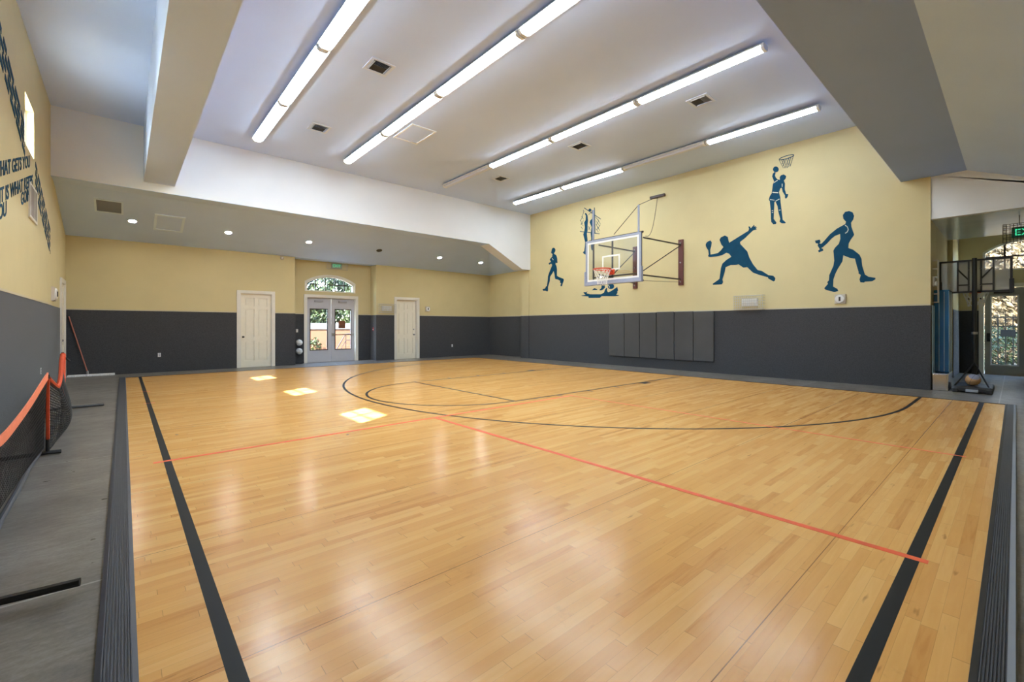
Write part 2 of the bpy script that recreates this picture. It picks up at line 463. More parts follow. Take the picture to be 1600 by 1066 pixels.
# court markings (paint and tape, a fraction of a millimetre thick)
E1, E2 = 0.0008, 0.0014
def strip(x0, x1, y0, y1, h=E1): return mb().box(x0, x1, y0, y1, 0.0, h)
strip(0.30, 0.362, 0.13, 15.42).build('boundary_line', M['black'], fc)
strip(0.045, 11.42, 0.365, 0.428).build('boundary_line', M['black'], fc)
b = mb().box(5.29, 5.34, 5.95, 9.66, 0, E1)
for yy in (5.95, 9.66): b.box(5.29, 11.2, yy-0.025, yy+0.025, 0, E1)
for yy, sg in ((5.95, -1), (9.66, 1)):
    for xx in (6.38, 7.32, 8.24): b.box(xx-0.025, xx+0.025, min(yy, yy+sg*0.16), max(yy, yy+sg*0.16), 0, E1)
    b.box(9.2, 9.5, min(yy, yy+sg*0.2), max(yy, yy+sg*0.2), 0, E1)
b.build('free_throw_lane', M['black'], fc)
def arc_strip(cx, cy, r, a0, a1, w, n, ends=()):
    b = mb(); pts = []
    for i in range(n+1):
        a = a0+(a1-a0)*i/n; pts.append((cx+r*math.cos(a), cy+r*math.sin(a)))
    pts = ([ends[0]] if ends else [])+pts+([ends[1]] if ends else [])
    out, inn = [], []
    for i, p in enumerate(pts):
        q0 = pts[max(i-1, 0)]; q1 = pts[min(i+1, len(pts)-1)]
        dx, dy = q1[0]-q0[0], q1[1]-q0[1]; l = math.hypot(dx, dy); nx, ny = -dy/l*w/2, dx/l*w/2
        out.append((p[0]+nx, p[1]+ny)); inn.append((p[0]-nx, p[1]-ny))
    for i in range(len(pts)-1):
        q = [out[i], out[i+1], inn[i+1], inn[i]]
        b.prism(q, lambda u, v, w_: (u, v, w_), E1)
    return b
arc_strip(5.315, 7.8, 1.83, PI/2, 3*PI/2, 0.05, 40).build('free_throw_circle', M['black'], fc)
arc_strip(9.95, 7.8, 6.6, PI/2, 3*PI/2, 0.05, 80, ((11.1, 14.4), (11.42, 1.2))).build('three_point_line', M['black'], fc)
def tape(p, q, w=0.054):
    dx, dy = q[0]-p[0], q[1]-p[1]; l = math.hypot(dx, dy); nx, ny = -dy/l*w/2, dx/l*w/2
    mb().prism([(p[0]+nx, p[1]+ny), (q[0]+nx, q[1]+ny), (q[0]-nx, q[1]-ny), (p[0]-nx, p[1]-ny)], lambda u, v, w_: (u, v, w_), E2).build('tape_line', M['orange_tape'], fc)
tape((0.22, 5.62), (6.6, 5.72)); tape((3.46, 0.33), (3.46, 5.66)); tape((6.55, 0.34), (6.55, 5.72), 0.03)
tape((0.27, 11.9), (0.42, 11.9), 0.035); tape((0.27, 10.05), (0.42, 10.05), 0.03)
b = mb()
for px_, py_ in ((3.47, 2.2), (2.1, 5.5), (3.47, 3.9), (0.5, 6.9)): b.lathe([(0.018, 0), (0.018, E1)], (px_, py_, 0), n=10)
b.build('floor_socket', M['rubber_dark'], fc)

# rubber edging round the court: a ribbed ramp profile
def kerb_profile(w):
    ps = [(0, FL), (0, 0.004), (0.018, 0.012), (0.022, 0.012)]
    u = 0.024; k = 8; step = (w-0.046)/k
    for i in range(k):
        ps += [(u+step*0.2, 0.009), (u+step*0.25, 0.014), (u+step*0.75, 0.014), (u+step*0.8, 0.009)]; u += step
    ps += [(w-0.022, 0.012), (w-0.018, 0.012), (w, 0.002), (w, FL)]
    return ps
r1 = mb().prism([(-0.0855+p[0], p[1]) for p in kerb_profile(0.13)], lambda u, v, w: (u, -0.02+w, v), 15.5)
tag(r1.build('rubber_edging', M['rubber']), 'ribbed grey rubber floor edging along the left side of the court', 'floor edging')
r2 = mb().prism([(-0.006+p[0], p[1]) for p in kerb_profile(0.125)], lambda u, v, w: (0.0455+w, u, v), 11.42)
r2 = r2.build('rubber_edging', M['rubber'])
mb().box(0.05, 11.41, 0.0, 0.022, 0.01, 0.0145).build('edge_strip', M['grille'], r2)
mb().box(0.05, 11.41, 0.096, 0.119, 0.005, 0.0135).build('edge_strip', M['rubber_dark'], r2)
tag(r2, 'ribbed grey rubber floor edging along the near right side of the court', 'floor edging')
b = mb().box(0.0455, 11.42, 15.42, 15.47, FL, 0.006)
tag(b.build('rubber_edging', M['rubber_dark']), 'flat black rubber edging strip along the back of the court by the doors', 'floor edging')
b = mb().box(11.42, 11.465, 0.12, 15.47, FL, 0.006)
tag(b.build('rubber_edging', M['rubber_dark']), 'flat black rubber edging strip along the court below the mural wall', 'floor edging')

# left wall with three high windows and one door
LW = [(3.9, 4.83), (7.1, 8.03), (10.33, 11.26)]
WZ0, WZ1 = 4.24, 5.07
D4 = (15.5, 16.42, FL, 2.44)
wl_ = sroot('wall_left')
wlw = sroot('wall_left_wainscot')
b = panel(mb(), 'x', XL, -T, YF-T, YB+T, -0.2, ZC+0.1, [(a, c, WZ0, WZ1) for a, c in LW]+[D4])
b.build('upper_wall', M['yellow'], wl_)
panel(mb(), 'x', XL, 0.012, YF, 13.6, FL, WH).build('wainscot', M['carpet'], wlw)
panel(mb(), 'x', XL, 0.006, 13.6, D4[0]-0.07, FL, WH).build('wainscot', M['carpet'], wlw)
panel(mb(), 'x', XL, 0.006, D4[1]+0.07, YB, FL, WH).build('wainscot', M['carpet'], wlw)
panel(mb(), 'x', XL, 0.018, YF, 13.6, WH, WH+0.03).build('cap_moulding', M['cap'], wlw)
for i, (a, c) in enumerate(LW):
    w = sroot('window_%d' % (i+1), (XL-0.1, (a+c)/2, WZ0))
    b = mb(); x0, x1 = XL-0.15, XL-0.1; f = 0.035
    b.box(x0, x1, a, a+f, WZ0, WZ1); b.box(x0, x1, c-f, c, WZ0, WZ1); b.box(x0, x1, a+f, c-f, WZ0, WZ0+f); b.box(x0, x1, a+f, c-f, WZ1-f, WZ1)
    b.build('window_frame', M['trim'], w)
    m_ = (a+c)/2; zm = (WZ0+WZ1)/2
    mb().box(x0+0.01, x1-0.01, m_-0.01, m_+0.01, WZ0+f, WZ1-f).box(x0+0.01, x1-0.01, a+f, c-f, zm-0.01, zm+0.01).build('muntin', M['trim'], w)
    mb().box(x0+0.022, x0+0.026, a+f, c-f, WZ0+f, WZ1-f).build('glass_pane', M['glass'], w)
    mb().box(XL-0.1, XL-0.002, a, c, WZ0, WZ0+0.02).build('window_sill', M['trim'], w)

# six-panel door builder, slab facing -y (axis 'y') or +x (axis 'x')
def six_panel(fn, w, h, t=0.04):
    """fn(u, v, d): u across, v up, d out of the slab face"""
    b = mb()
    def bx(u0, u1, v0, v1, d0, d1):
        c = [fn(u, v, d) for d in (d0, d1) for v in (v0, v1) for u in (u0, u1)]
        b.add(c, [(0, 1, 3, 2), (4, 6, 7, 5), (0, 4, 5, 1), (2, 3, 7, 6), (0, 2, 6, 4), (1, 5, 7, 3)])
    bx(0, w, 0, h, -t, 0)
    st = 0.11*w/0.9; mid = 0.1*w/0.9
    for (v0, v1) in ((0.0, 0.22), (0.36*h, 0.36*h+0.13), (0.795*h, 0.795*h+0.1), (h-0.12, h)): bx(st, w-st, v0, v1, 0, 0.03)
    bx(0, st, 0, h, 0, 0.03); bx(w-st, w, 0, h, 0, 0.03); bx(w/2-mid/2, w/2+mid/2, 0.22, h-0.12, 0, 0.0312)
    for (v0, v1) in ((0.22, 0.36*h), (0.36*h+0.13, 0.795*h), (0.795*h+0.1, h-0.12)):
        for (u0, u1) in ((st, w/2-mid/2), (w/2+mid/2, w-st)):
            bx(u0+0.045, u1-0.045, v0+0.045, v1-0.045, 0, 0.022)
    return b

d4 = sroot('door_4', (XL, 15.96, FL))
six_panel(lambda u, v, d: (XL-0.03+d, 15.5+u, FL+v), 0.92, 2.44).build('door_slab', M['doorwhite'], d4)
b = mb()
for (a, c, z0, z1) in ((D4[0]-0.09, D4[0], FL, 2.55), (D4[1], D4[1]+0.09, FL, 2.55), (D4[0], D4[1], 2.44, 2.55)): b.box(XL-0.02, XL+0.035, a, c, z0, z1)
b.build('door_casing', M['trim'], d4)
mb().lathe([(0.012, 0), (0.012, 0.04), (0.028, 0.05), (0.028, 0.07), (0.01, 0.08)], (XL-0.022, 15.58, 1.0), 'x', 14).build('door_knob', M['metal'], d4)

# right wall (mural wall) with slightly proud pilasters at both ends
wr = sroot('wall_right')
wrw = sroot('wall_right_wainscot')
wrp = sroot('trim_1')
panel(mb(), 'x', XR, T, 1.2, 14.15, -0.2, ZC+0.1).build('upper_wall', M['yellow'], wr)
panel(mb(), 'x', XR, -0.03, 1.2, 1.68, WH, ZB-0.03).build('pilaster', M['yellow'], wrp)
panel(mb(), 'x', XR, -0.03, 13.66, 14.15, WH, 3.74).build('pilaster', M['yellow'], wrp)
panel(mb(), 'x', XR, -0.012, 1.68, 13.66, FL, WH).build('wainscot', M['carpet'], wrw)
panel(mb(), 'x', XR, -0.042, 1.2, 1.68, FL, WH).build('pilaster_wainscot', M['carpet'], wrw)
panel(mb(), 'x', XR, -0.042, 13.66, 14.15, FL, WH).build('pilaster_wainscot', M['carpet'], wrw)
b = panel(mb(), 'x', XR, -0.02, 1.68, 13.66, WH, WH+0.03)
panel(b, 'x', XR, -0.05, 1.2, 1.68, WH, WH+0.03); panel(b, 'x', XR, -0.05, 13.66, 14.15, WH, WH+0.03)
b.build('cap_moulding', M['cap'], wrw)
# alcove side wall
wa = sroot('wall_alcove')
panel(mb(), 'x', XA, T, 14.15, YB+T, -0.2, 4.7).build('upper_wall', M['yellow'], wa)
panel(mb(), 'y', 14.15, 0.1, XR+T, XA+0.1, -0.2, 4.7).build('return_wall', M['yellow'], wa)
panel(mb(), 'x', XA, -0.012, 14.26, YB, FL, WH).build('wainscot', M['carpet'], wa)
panel(mb(), 'x', XA, -0.02, 14.26, YB, WH, WH+0.03).build('cap_moulding', M['cap'], wa)

# back wall with recess
D1 = (2.88, 3.81, FL, 2.44); D2 = (8.43, 9.38, FL, 2.46)
wb_ = sroot('wall_back')
b = panel(mb(), 'y', YB, T, XL-T, 4.55, -0.2, ZE+0.9, [D1])
panel(b, 'y', YB, T, 7.56, XA+T, -0.2, ZE+0.9, [D2])
b.box(4.35, 4.55, YB+T, YREC+T, -0.2, ZE+0.9); b.box(7.56, 7.76, YB+T, YREC+T, -0.2, ZE+0.9)
# recess wall: holes for double door and arched transom
DD = (5.1, 6.93, FL, 2.44); TR = (5.08, 6.88, 2.66, 3.27)
panel(b, 'y', YREC, T, 4.55, 7.56, -0.2, ZE+0.9, [DD, TR])
def arch_pts(x0, x1, z0, z1, rise, n=14):
    """outline of the segmental arch top from (x1,z0) over to (x0,z0)"""
    c = (x1-x0)/2; R = (c*c+rise*rise)/(2*rise); cz = z1-R; xm = (x0+x1)/2; a = math.asin(c/R)
    return [(xm+R*math.sin(a-2*a*i/n), cz+R*math.cos(a-2*a*i/n)) for i in range(n+1)]
ar = arch_pts(TR[0], TR[1], TR[2], TR[3], 0.28)
n2 = len(ar)//2
fy = lambda y0: (lambda u, v, w: (u, y0+w, v))
b.prism([(TR[1], TR[3])]+ar[:n2+1], fy(YREC), T); b.prism(ar[n2:]+[(TR[0], TR[3])], fy(YREC), T)
b.build('upper_wall', M['yellow'], wb_)
b = mb()
panel(b, 'y', YB, -0.012, XL, 4.55, FL, WH, [(D1[0]-0.1, D1[1]+0.1, FL, 3)])
panel(b, 'y', YB, -0.012, 7.56, XA, FL, WH, [(D2[0]-0.1, D2[1]+0.1, FL, 3)])
panel(b, 'y', YREC, -0.012, 4.55, 7.56, FL, WH, [(DD[0]-0.1, DD[1]+0.1, FL, 3)])
panel(b, 'x', 7.56, -0.012, YB-0.012, YREC-0.012, FL, WH); panel(b, 'x', 4.55, 0.012, YB-0.012, YREC-0.012, FL, WH)
b.build('wainscot', M['carpet'], wb_)
b = mb()
panel(b, 'y', YB, -0.02, XL, 4.55, WH, WH+0.03, [(D1[0]-0.1, D1[1]+0.1, FL, 3)])
panel(b, 'y', YB, -0.02, 7.56, XA, WH, WH+0.03, [(D2[0]-0.1, D2[1]+0.1, FL, 3)])
panel(b, 'y', YREC, -0.02, 4.55, 7.56, WH, WH+0.03, [(DD[0]-0.1, DD[1]+0.1, FL, 3)])
b.build('cap_moulding', M['cap'], wb_)

def casing_y(holes, y, root, m, w=0.1, d=0.035, depth=0.0):
    b = mb(); a, c, z0, z1 = holes
    for q in ((a-w, a, z0, z1+w), (c, c+w, z0, z1+w), (a, c, z1, z1+w)): b.box(q[0], q[1], y-d, y, q[2], q[3])
    if depth:
        for q in ((a, a+0.02, z0, z1), (c-0.02, c, z0, z1), (a+0.02, c-0.02, z1-0.02, z1)): b.box(q[0], q[1], y, y+depth, q[2], q[3])
    return b.build('door_casing', m, root)
for nm, D, knob in (('door_1', D1, 0.06), ('door_2', D2, None)):
    d = sroot(nm, ((D[0]+D[1])/2, YB, FL))
    rec = 0.09 if knob else 0.15
    w = D[1]-D[0]-0.04
    six_panel(lambda u, v, dd, D=D, rec=rec: (D[0]+0.02+u, YB+rec-dd, FL+v), w, D[3]-FL-0.02).build('door_slab', M['doorwhite'], d)
    casing_y(D, YB, d, M['trim'], depth=0.18)
    kx = D[0]+0.09 if knob else D[1]-0.1
    mb().lathe([(0.032, 0), (0.032, -0.012), (0.012, -0.02), (0.012, -0.05), (0.03, -0.06), (0.03, -0.085), (0.012, -0.095)], (kx, YB+rec-0.03, 1.0), 'y', 14).build('door_knob', M['darkmetal'] if knob else M['metal'], d, smooth=True)
    if not knob: mb().lathe([(0.03, 0), (0.03, -0.015), (0.02, -0.025)], (kx, YB+rec-0.03, 1.22), 'y', 14).build('deadbolt', M['metal'], d)

# glazed double door in the recess
d3 = sroot('door_3', (6.0, YREC, FL))
casing_y(DD, YREC, d3, M['trim'], w=0.1, d=0.04, depth=0.16)
def leaf(x0, x1, name, mirror):
    y0, y1 = YREC+0.09, YREC+0.135; g0, g1 = x0+0.13, x1-0.14; z0, z1 = 0.46, 2.0
    if mirror: g0, g1 = x0+0.15, x1-0.13
    b = mb(); b.box(x0, g0, y0, y1, FL+0.01, 2.42); b.box(g1, x1, y0, y1, FL+0.01, 2.42); b.box(g0, g1, y0, y1, FL+0.01, z0); b.box(g0, g1, y0, y1, z1, 2.42)
    l = b.build(name, M['doorgrey'], d3)
    f = mb(); f.box(g0-0.02, g0+0.012, y0-0.008, y0, z0-0.02, z1+0.02); f.box(g1-0.012, g1+0.02, y0-0.008, y0, z0-0.02, z1+0.02)
    f.box(g0+0.012, g1-0.012, y0-0.008, y0, z0-0.02, z0+0.012); f.box(g0+0.012, g1-0.012, y0-0.008, y0, z1-0.012, z1+0.02)
    f.build('glass_stop', M['darkmetal'], l)
    mb().box(g0, g1, y0+0.02, y0+0.026, z0, z1).build('glass_pane', M['glass'], l)
    cx = (x0+x1)/2
    mb().box(cx-0.16, cx+0.14, y0-0.06, y0, 2.27, 2.33).build('door_closer', M['metal'], l)
    return l, g0, g1, y0
l1, *_ = leaf(5.12, 6.01, 'door_leaf', False)
l2, g0, g1, y0 = leaf(6.02, 6.91, 'door_leaf', True)
b = mb().bbox(6.04, 6.13, y0-0.05, y0, 0.97, 1.09, 0.008).bbox(6.82, 6.89, y0-0.05, y0, 0.98, 1.07, 0.008).box(6.1, 6.86, y0-0.055, y0-0.03, 1.01, 1.045)
b.build('panic_bar', M['metal'], l2)
mb().box(6.3, 6.56, y0-0.004, y0-0.001, 1.27, 1.57).build('notice_sheet', M['brown'], l2, label='brown paper notice on the glass')
mb().box(6.3, 6.56, y0-0.0055, y0-0.004, 1.36, 1.375).build('notice_rule', M['darkmetal'], l2)
mb().box(5.10, 6.93, YREC+0.02, YREC+0.19, FL, FL+0.012).build('threshold', M['metal'], d3)

def transom(root, x0, x1, z0, z1, rise, y, cols, rows, mframe, fn=None, deep=0.14):
    fn = fn or (lambda u, v, w: (u, y+w, v))
    ar = arch_pts(x0, x1, z0, z1, rise)
    t = 0.045; ari = arch_pts(x0+t, x1-t, z0, z1-t, rise*0.97)
    b = mb()
    for i in range(len(ar)-1): b.prism([ar[i], ar[i+1], ari[i+1], ari[i]], fn, deep)
    zi = ar[0][1]; b.prism([(x0, z0), (x0+t, z0), (x0+t, zi), (x0, zi)], fn, deep); b.prism([(x1-t, z0), (x1, z0), (x1, zi), (x1-t, zi)], fn, deep)
    b.prism([(x0+t, z0), (x1-t, z0), (x1-t, z0+t), (x0+t, z0+t)], fn, deep)
    b.build('window_frame', mframe, root)
    def top(u):
        c = (x1-x0)/2; R = (c*c+rise*rise)/(2*rise); return z1-R+math.sqrt(max(0, R*R-(u-(x0+x1)/2)**2))-t*0.8
    b = mb(); fm = lambda u, v, w: fn(u, v, deep*0.55+w)
    for k in range(1, cols):
        u = x0+(x1-x0)*k/cols; b.prism([(u-0.02, z0+t), (u+0.02, z0+t), (u+0.02, top(u)), (u-0.02, top(u))], fm, 0.02)
    for k in range(1, rows):
        v = z0+(z1-z0-rise*0.15)*k/rows; b.prism([(x0+t, v-0.018), (x1-t, v-0.018), (x1-t, v+0.018), (x0+t, v+0.018)], fm, 0.02)
    b.build('muntin', M['darkmetal'], root)
    b = mb(); poly = [(x0+t, z0+t)]+[(x1-t, z0+t)]+ari
    b.prism(poly, lambda u, v, w: fn(u, v, deep*0.75+w), 0.004); b.build('glass_pane', M['glass'], root)
w4 = sroot('window_4', (5.98, YREC, 2.66))
transom(w4, TR[0], TR[1], TR[2], TR[3], 0.28, YREC+0.03, 5, 2, M['trim'])
b = mb(); fo = arch_pts(TR[0]-0.05, TR[1]+0.05, TR[2], TR[3]+0.05, 0.29)
for i in range(len(fo)-1): b.prism([fo[i], fo[i+1], ar[i+1], ar[i]], fy(YREC-0.02), 0.02)
b.box(TR[1], TR[1]+0.05, YREC-0.02, YREC, TR[2], fo[0][1]); b.box(TR[0]-0.05, TR[0], YREC-0.02, YREC, TR[2], fo[-1][1])
b.build('window_casing', M['trim'], w4)

# ceiling, bulkheads, big beam
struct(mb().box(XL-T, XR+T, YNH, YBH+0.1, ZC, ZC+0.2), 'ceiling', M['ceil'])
bh = mb().prism([(XL-0.02, ZC+0.1), (XL-0.02, ZB), (10.74, ZB), (12.5, 3.74), (XR, 3.74), (XR, ZC+0.1)], lambda u, v, w: (u, YBH+w, v), 0.55)
bh = struct(bh, 'ceiling_bulkhead', M['white'])
mb().box(XL, 10.74, YBH+0.004, YBH+0.55, ZB-0.005, ZB-0.001).build('soffit_tint_sheet', M['soffit'], bh)  # added sheet, cool tint offsets the warm floor bounce on the underside
struct(mb().box(XL-0.02, XR, 0.64, YNH, ZB-0.03, ZC+0.2), 'ceiling_bulkhead', M['shadesoffit'])  # near bulkhead, underside shade partly painted into its colour
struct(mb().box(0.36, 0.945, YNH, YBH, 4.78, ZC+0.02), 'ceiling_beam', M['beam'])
# back alcove: lean-to ceiling with a hipped right end
def zmain(y): return ZE+0.294*(YB-y)
def tri_slab(b, ps, t=0.12):
    n = len(ps); b.add(list(ps)+[(p[0], p[1], p[2]+t) for p in ps], [tuple(range(n))[::-1], tuple(range(n, 2*n))]+[(i, (i+1) % n, n+(i+1) % n, n+i) for i in range(n)])
hy = 14.10; hx = XA-(zmain(hy)-ZE-0.04)/0.34
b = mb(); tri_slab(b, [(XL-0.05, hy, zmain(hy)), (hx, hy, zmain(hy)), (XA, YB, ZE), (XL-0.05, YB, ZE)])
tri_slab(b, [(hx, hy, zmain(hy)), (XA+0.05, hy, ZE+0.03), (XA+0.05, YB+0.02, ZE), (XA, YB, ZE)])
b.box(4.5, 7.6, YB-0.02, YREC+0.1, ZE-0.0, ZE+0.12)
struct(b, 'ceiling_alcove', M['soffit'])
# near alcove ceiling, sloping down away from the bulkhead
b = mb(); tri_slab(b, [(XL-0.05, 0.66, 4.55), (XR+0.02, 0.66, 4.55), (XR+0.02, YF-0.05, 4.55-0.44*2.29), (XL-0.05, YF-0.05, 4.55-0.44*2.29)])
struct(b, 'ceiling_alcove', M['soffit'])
# gable wall over the foyer opening
gb = mb().prism([(1.2, ZS), (1.2, ZB), (0.62, ZB), (YF, 4.57-0.44*2.28), (YF, ZS)], lambda u, v, w: (XR+w, u, v), 0.15)
struct(gb, 'wall_gable', M['white'])
# foyer
wf = sroot('wall_foyer')
panel(mb(), 'y', 1.2, T, XR+T, XF+T, -0.2, 4.4).build('side_wall', M['yellow'], wf)
panel(mb(), 'y', 1.2, -0.012, XR+0.02, 16.5, FL, WH).build('wainscot', M['carpet'], wf)
panel(mb(), 'y', 1.2, -0.1, 16.5, XF, -0.02, 4.3).build('corner_column', M['yellow'], wf)
FD = (-1.0, 0.6, FL, 2.44); FT = (-1.05, 0.62, 2.9, 3.75)
panel(mb(), 'x', XF, T, YF-T, 1.2, -0.2, 4.4, [FD, FT]).build('end_wall', M['yellow'], wf)
b = panel(mb(), 'x', XF, -0.012, FD[1]+0.1, 1.1, FL, WH); b.box(16.49, XF-0.012, 1.088, 1.1, FL, WH)
b.build('wainscot', M['carpet'], wf)
b = panel(mb(), 'x', XF, -0.02, FD[1]+0.1, 1.088, WH, WH+0.03); b.build('cap_moulding', M['cap'], wf)
fa = arch_pts(FT[0], FT[1], FT[2], FT[3], 0.3); n2 = len(fa)//2; fx_ = lambda x0: (lambda u, v, w: (x0+w, u, v))
mb().prism([(FT[1], FT[3])]+fa[:n2+1], fx_(XF), T).prism(fa[n2:]+[(FT[0], FT[3])], fx_(XF), T).build('arch_infill', M['yellow'], wf)
w5 = sroot('window_5', (XF, -0.2, 2.9))
transom(w5, FT[0], FT[1], FT[2], FT[3], 0.3, 0, 4, 2, M['trim'], fn=lambda u, v, w: (XF+0.02+w, u, v))
struct(mb().box(XR+0.15, 16.5, YF, 1.2, ZS, ZS+0.2), 'ceiling_foyer', M['glossoffit'])
struct(mb().box(16.5, XF+T, YF, 1.2, 4.3, 4.5), 'ceiling_foyer', M['white'])
struct(mb().box(16.4, 16.5, YF, 1.2, ZS+0.2, 4.3), 'wall_foyer_header', M['white'])
struct(mb().box(XL-T, XF+T, YF-T, YF, -0.2, ZC), 'wall_near', M['yellow'])
# foyer door
d5 = sroot('door_5', (XF, -0.2, FL))
b = mb()
for q in ((FD[1], FD[1]+0.1, FL, FD[3]+0.1), (FD[0]-0.1, FD[0], FL, FD[3]+0.1), (FD[0], FD[1], FD[3], FD[3]+0.1)): b.box(XF-0.035, XF, q[0], q[1], q[2], q[3])
b.build('door_casing', M['doorwhite'], d5)
for (a, c, g0, g1, hs) in ((-0.2, 0.58, -0.04, 0.46, 0.51), (-0.98, -0.22, -0.84, -0.38, -0.3)):
    b = mb(); x0, x1 = XF+0.03, XF+0.075; z0, z1 = 0.27, 2.2
    b.box(x0, x1, a, g0, FL+0.01, 2.42); b.box(x0, x1, g1, c, FL+0.01, 2.42); b.box(x0, x1, g0, g1, FL+0.01, z0); b.box(x0, x1, g0, g1, z1, 2.42)
    l = b.build('door_leaf', M['doortaupe'], d5)
    f = mb(); f.box(x0-0.008, x0, g0-0.02, g0+0.012, z0-0.02, z1+0.02).box(x0-0.008, x0, g1-0.012, g1+0.02, z0-0.02, z1+0.02).box(x0-0.008, x0, g0+0.012, g1-0.012, z0-0.02, z0+0.012).box(x0-0.008, x0, g0+0.012, g1-0.012, z1-0.012, z1+0.02)
    f.build('glass_stop', M['white_plastic'], l)
    mb().box(x0+0.02, x0+0.026, g0, g1, z0, z1).build('glass_pane', M['glass'], l)
    mb().bbox(x0-0.03, x0, hs-0.035, hs+0.035, 0.92, 1.16, 0.006).bbox(x0-0.08, x0-0.03, hs-0.02, hs+0.02, 1.0, 1.04, 0.006).build('door_handle', M['blackmetal'], l)
    mb().box(x0-0.07, x0, g0+0.1, g0+0.45, 2.27, 2.34).build('door_closer', M['darkmetal'], l)
mb().box(XF+0.0, XF+0.19, FD[0], FD[1], FL, FL+0.012).build('threshold', M['metal'], d5)
# ---------------------------------------------------------------- outside, seen through the glass
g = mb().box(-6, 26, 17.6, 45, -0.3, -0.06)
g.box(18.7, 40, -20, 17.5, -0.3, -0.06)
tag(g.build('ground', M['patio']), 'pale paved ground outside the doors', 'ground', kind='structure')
tag(mb().box(-40, -1.4, -20, 17.5, 3.4, 3.95).build('bounce_slab', M['sunbounce']), 'added unseen white gravel roof terrace outside the high windows', 'reflector', kind='structure')  # added, unseen: throws sunlight up through the windows onto the left bay
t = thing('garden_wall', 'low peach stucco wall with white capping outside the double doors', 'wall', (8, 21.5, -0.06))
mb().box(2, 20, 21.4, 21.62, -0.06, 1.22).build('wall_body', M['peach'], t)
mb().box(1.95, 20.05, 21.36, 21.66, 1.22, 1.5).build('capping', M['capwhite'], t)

def foliage(c, rad, n, size, seed, flat=0.0):
    rnd = random.Random(seed); b = mb()
    for i in range(n):
        while True:
            p = Vector((rnd.uniform(-1, 1), rnd.uniform(-1, 1), rnd.uniform(-1, 1)))
            if 0.45 < p.length < 1: break
        q = Vector((c[0]+p.x*rad[0], c[1]+p.y*rad[1], c[2]+p.z*rad[2]))
        a = Vector((rnd.gauss(0, 1), rnd.gauss(0, 1), rnd.gauss(0, 1))).normalized(); u = a.orthogonal().normalized(); w = a.cross(u)
        s1 = size*rnd.uniform(0.6, 1.3); s2 = s1*0.42
        b.add([q-u*s1, q+w*s2+a*s2*0.3, q+u*s1, q-w*s2+a*s2*0.3], [(0, 1, 2, 3)])
    return b
def shrub(name, label, cat, x, y, z, rad, n, size, seed, m='leaf', group=None, trunk=True):
    t = thing(name, label, cat, (x, y, z), group)
    foliage((x, y, z+rad[2]*(1.15 if trunk else 0.9)), rad, n, size, seed).build('foliage', M[m], t, fixn=False)
    b = mb()
    for k in range(5):
        a = k*1.3+seed; b.tube([(x+0.03*math.cos(a), y+0.03*math.sin(a), z), (x+rad[0]*0.3*math.cos(a), y+rad[1]*0.3*math.sin(a), z+rad[2]*0.7), (x+rad[0]*0.55*math.cos(a+.3), y+rad[1]*0.55*math.sin(a+.3), z+rad[2]*1.4)], [0.035, 0.025, 0.01], 6)
    b.build('stem', M['bark'], t)
    return t
for i, (x, h) in enumerate(((6.3, 1.5), (9.7, 1.9))):
    shrub('palm_bush' if i == 0 else 'garden_bush', ['spiky green bush behind the garden wall, seen through the left door glass', 'dense green bush behind the garden wall, seen through the right door glass'][i], 'bush', x+0.2, 22.9, -0.06, (1.5, 0.9, h), 2600, 0.14, 3+i)
shrub('garden_tree', 'green leafy tree behind the wall, filling the left of the arched transom', 'tree', 8.2, 26.5, -0.06, (3.4, 1.6, 3.0), 5200, 0.2, 9)
shrub('garden_tree', 'green leafy tree farther right behind the garden wall', 'tree', 15.4, 27.0, -0.06, (3.2, 1.6, 3.1), 4200, 0.2, 10)
shrub('low_plant', 'small leafy plant growing at the foot of the peach wall', 'plant', 6.55, 21.1, -0.06, (0.3, 0.18, 0.42), 260, 0.07, 21)
t = thing('handrail', 'dark metal handrail outside the right door glass', 'handrail', (8.1, 19.9, -0.06))
mb().tube([(6.98, 19.9, 0.25), (7.12, 19.9, 0.35), (7.5, 19.9, 1.0), (8.3, 19.9, 1.04)], 0.028, 8).build('rail', M['darkmetal'], t)
mb().tube([(7.22, 19.9, 0.2), (7.52, 19.9, 0.72), (8.3, 19.9, 0.76)], 0.02, 8).build('rail', M['darkmetal'], t)
mb().tube([(7.12, 19.9, -0.06), (7.12, 19.9, 0.36)], 0.02).build('post', M['darkmetal'], t); mb().tube([(7.52, 19.9, -0.06), (7.52, 19.9, 1.0)], 0.02).build('post', M['darkmetal'], t)
# beyond the foyer door
t = thing('iron_fence', 'black iron picket fence outside the foyer door', 'fence', (19.6, 0.3, -0.06))
for yy in (-0.55, 1.5): mb().box(19.58, 19.64, yy-0.03, yy+0.03, -0.06, 1.72).build('post', M['blackmetal'], t)
b = mb()
for zz in (0.12, 1.35, 1.62): mb().box(19.595, 19.625, -0.52, 1.47, zz-0.018, zz+0.018).build('rail', M['blackmetal'], t)
for k in range(13):
    yy = -0.4+k*0.15; mb().box(19.602, 19.618, yy-0.012, yy+0.012, -0.02, 1.7).build('picket', M['blackmetal'], t)
mb().box(19.585, 19.592, 0.0, 0.3, 1.05, 1.25).build('fence_sign', M['blackmetal'], t)
shrub('hillside_brush', 'dry tan brush rising behind the iron fence', 'bush', 23.5, 0.5, -0.06, (1.2, 4.0, 2.6), 5200, 0.13, 31, 'leafdry')
hb = mb(); nx, ny = 24, 40
for i in range(nx+1):
    for j in range(ny+1):
        x = 25+i*0.8; y = -14+j*0.8
        hb.v.append((x, y, -0.06+7.2*(1-math.cos(min(1, i/18)*PI))/2+0.25*math.sin(i*1.7+j*0.9)*(i > 0)+0.2*math.sin(j*2.1-i)*(i > 0)))
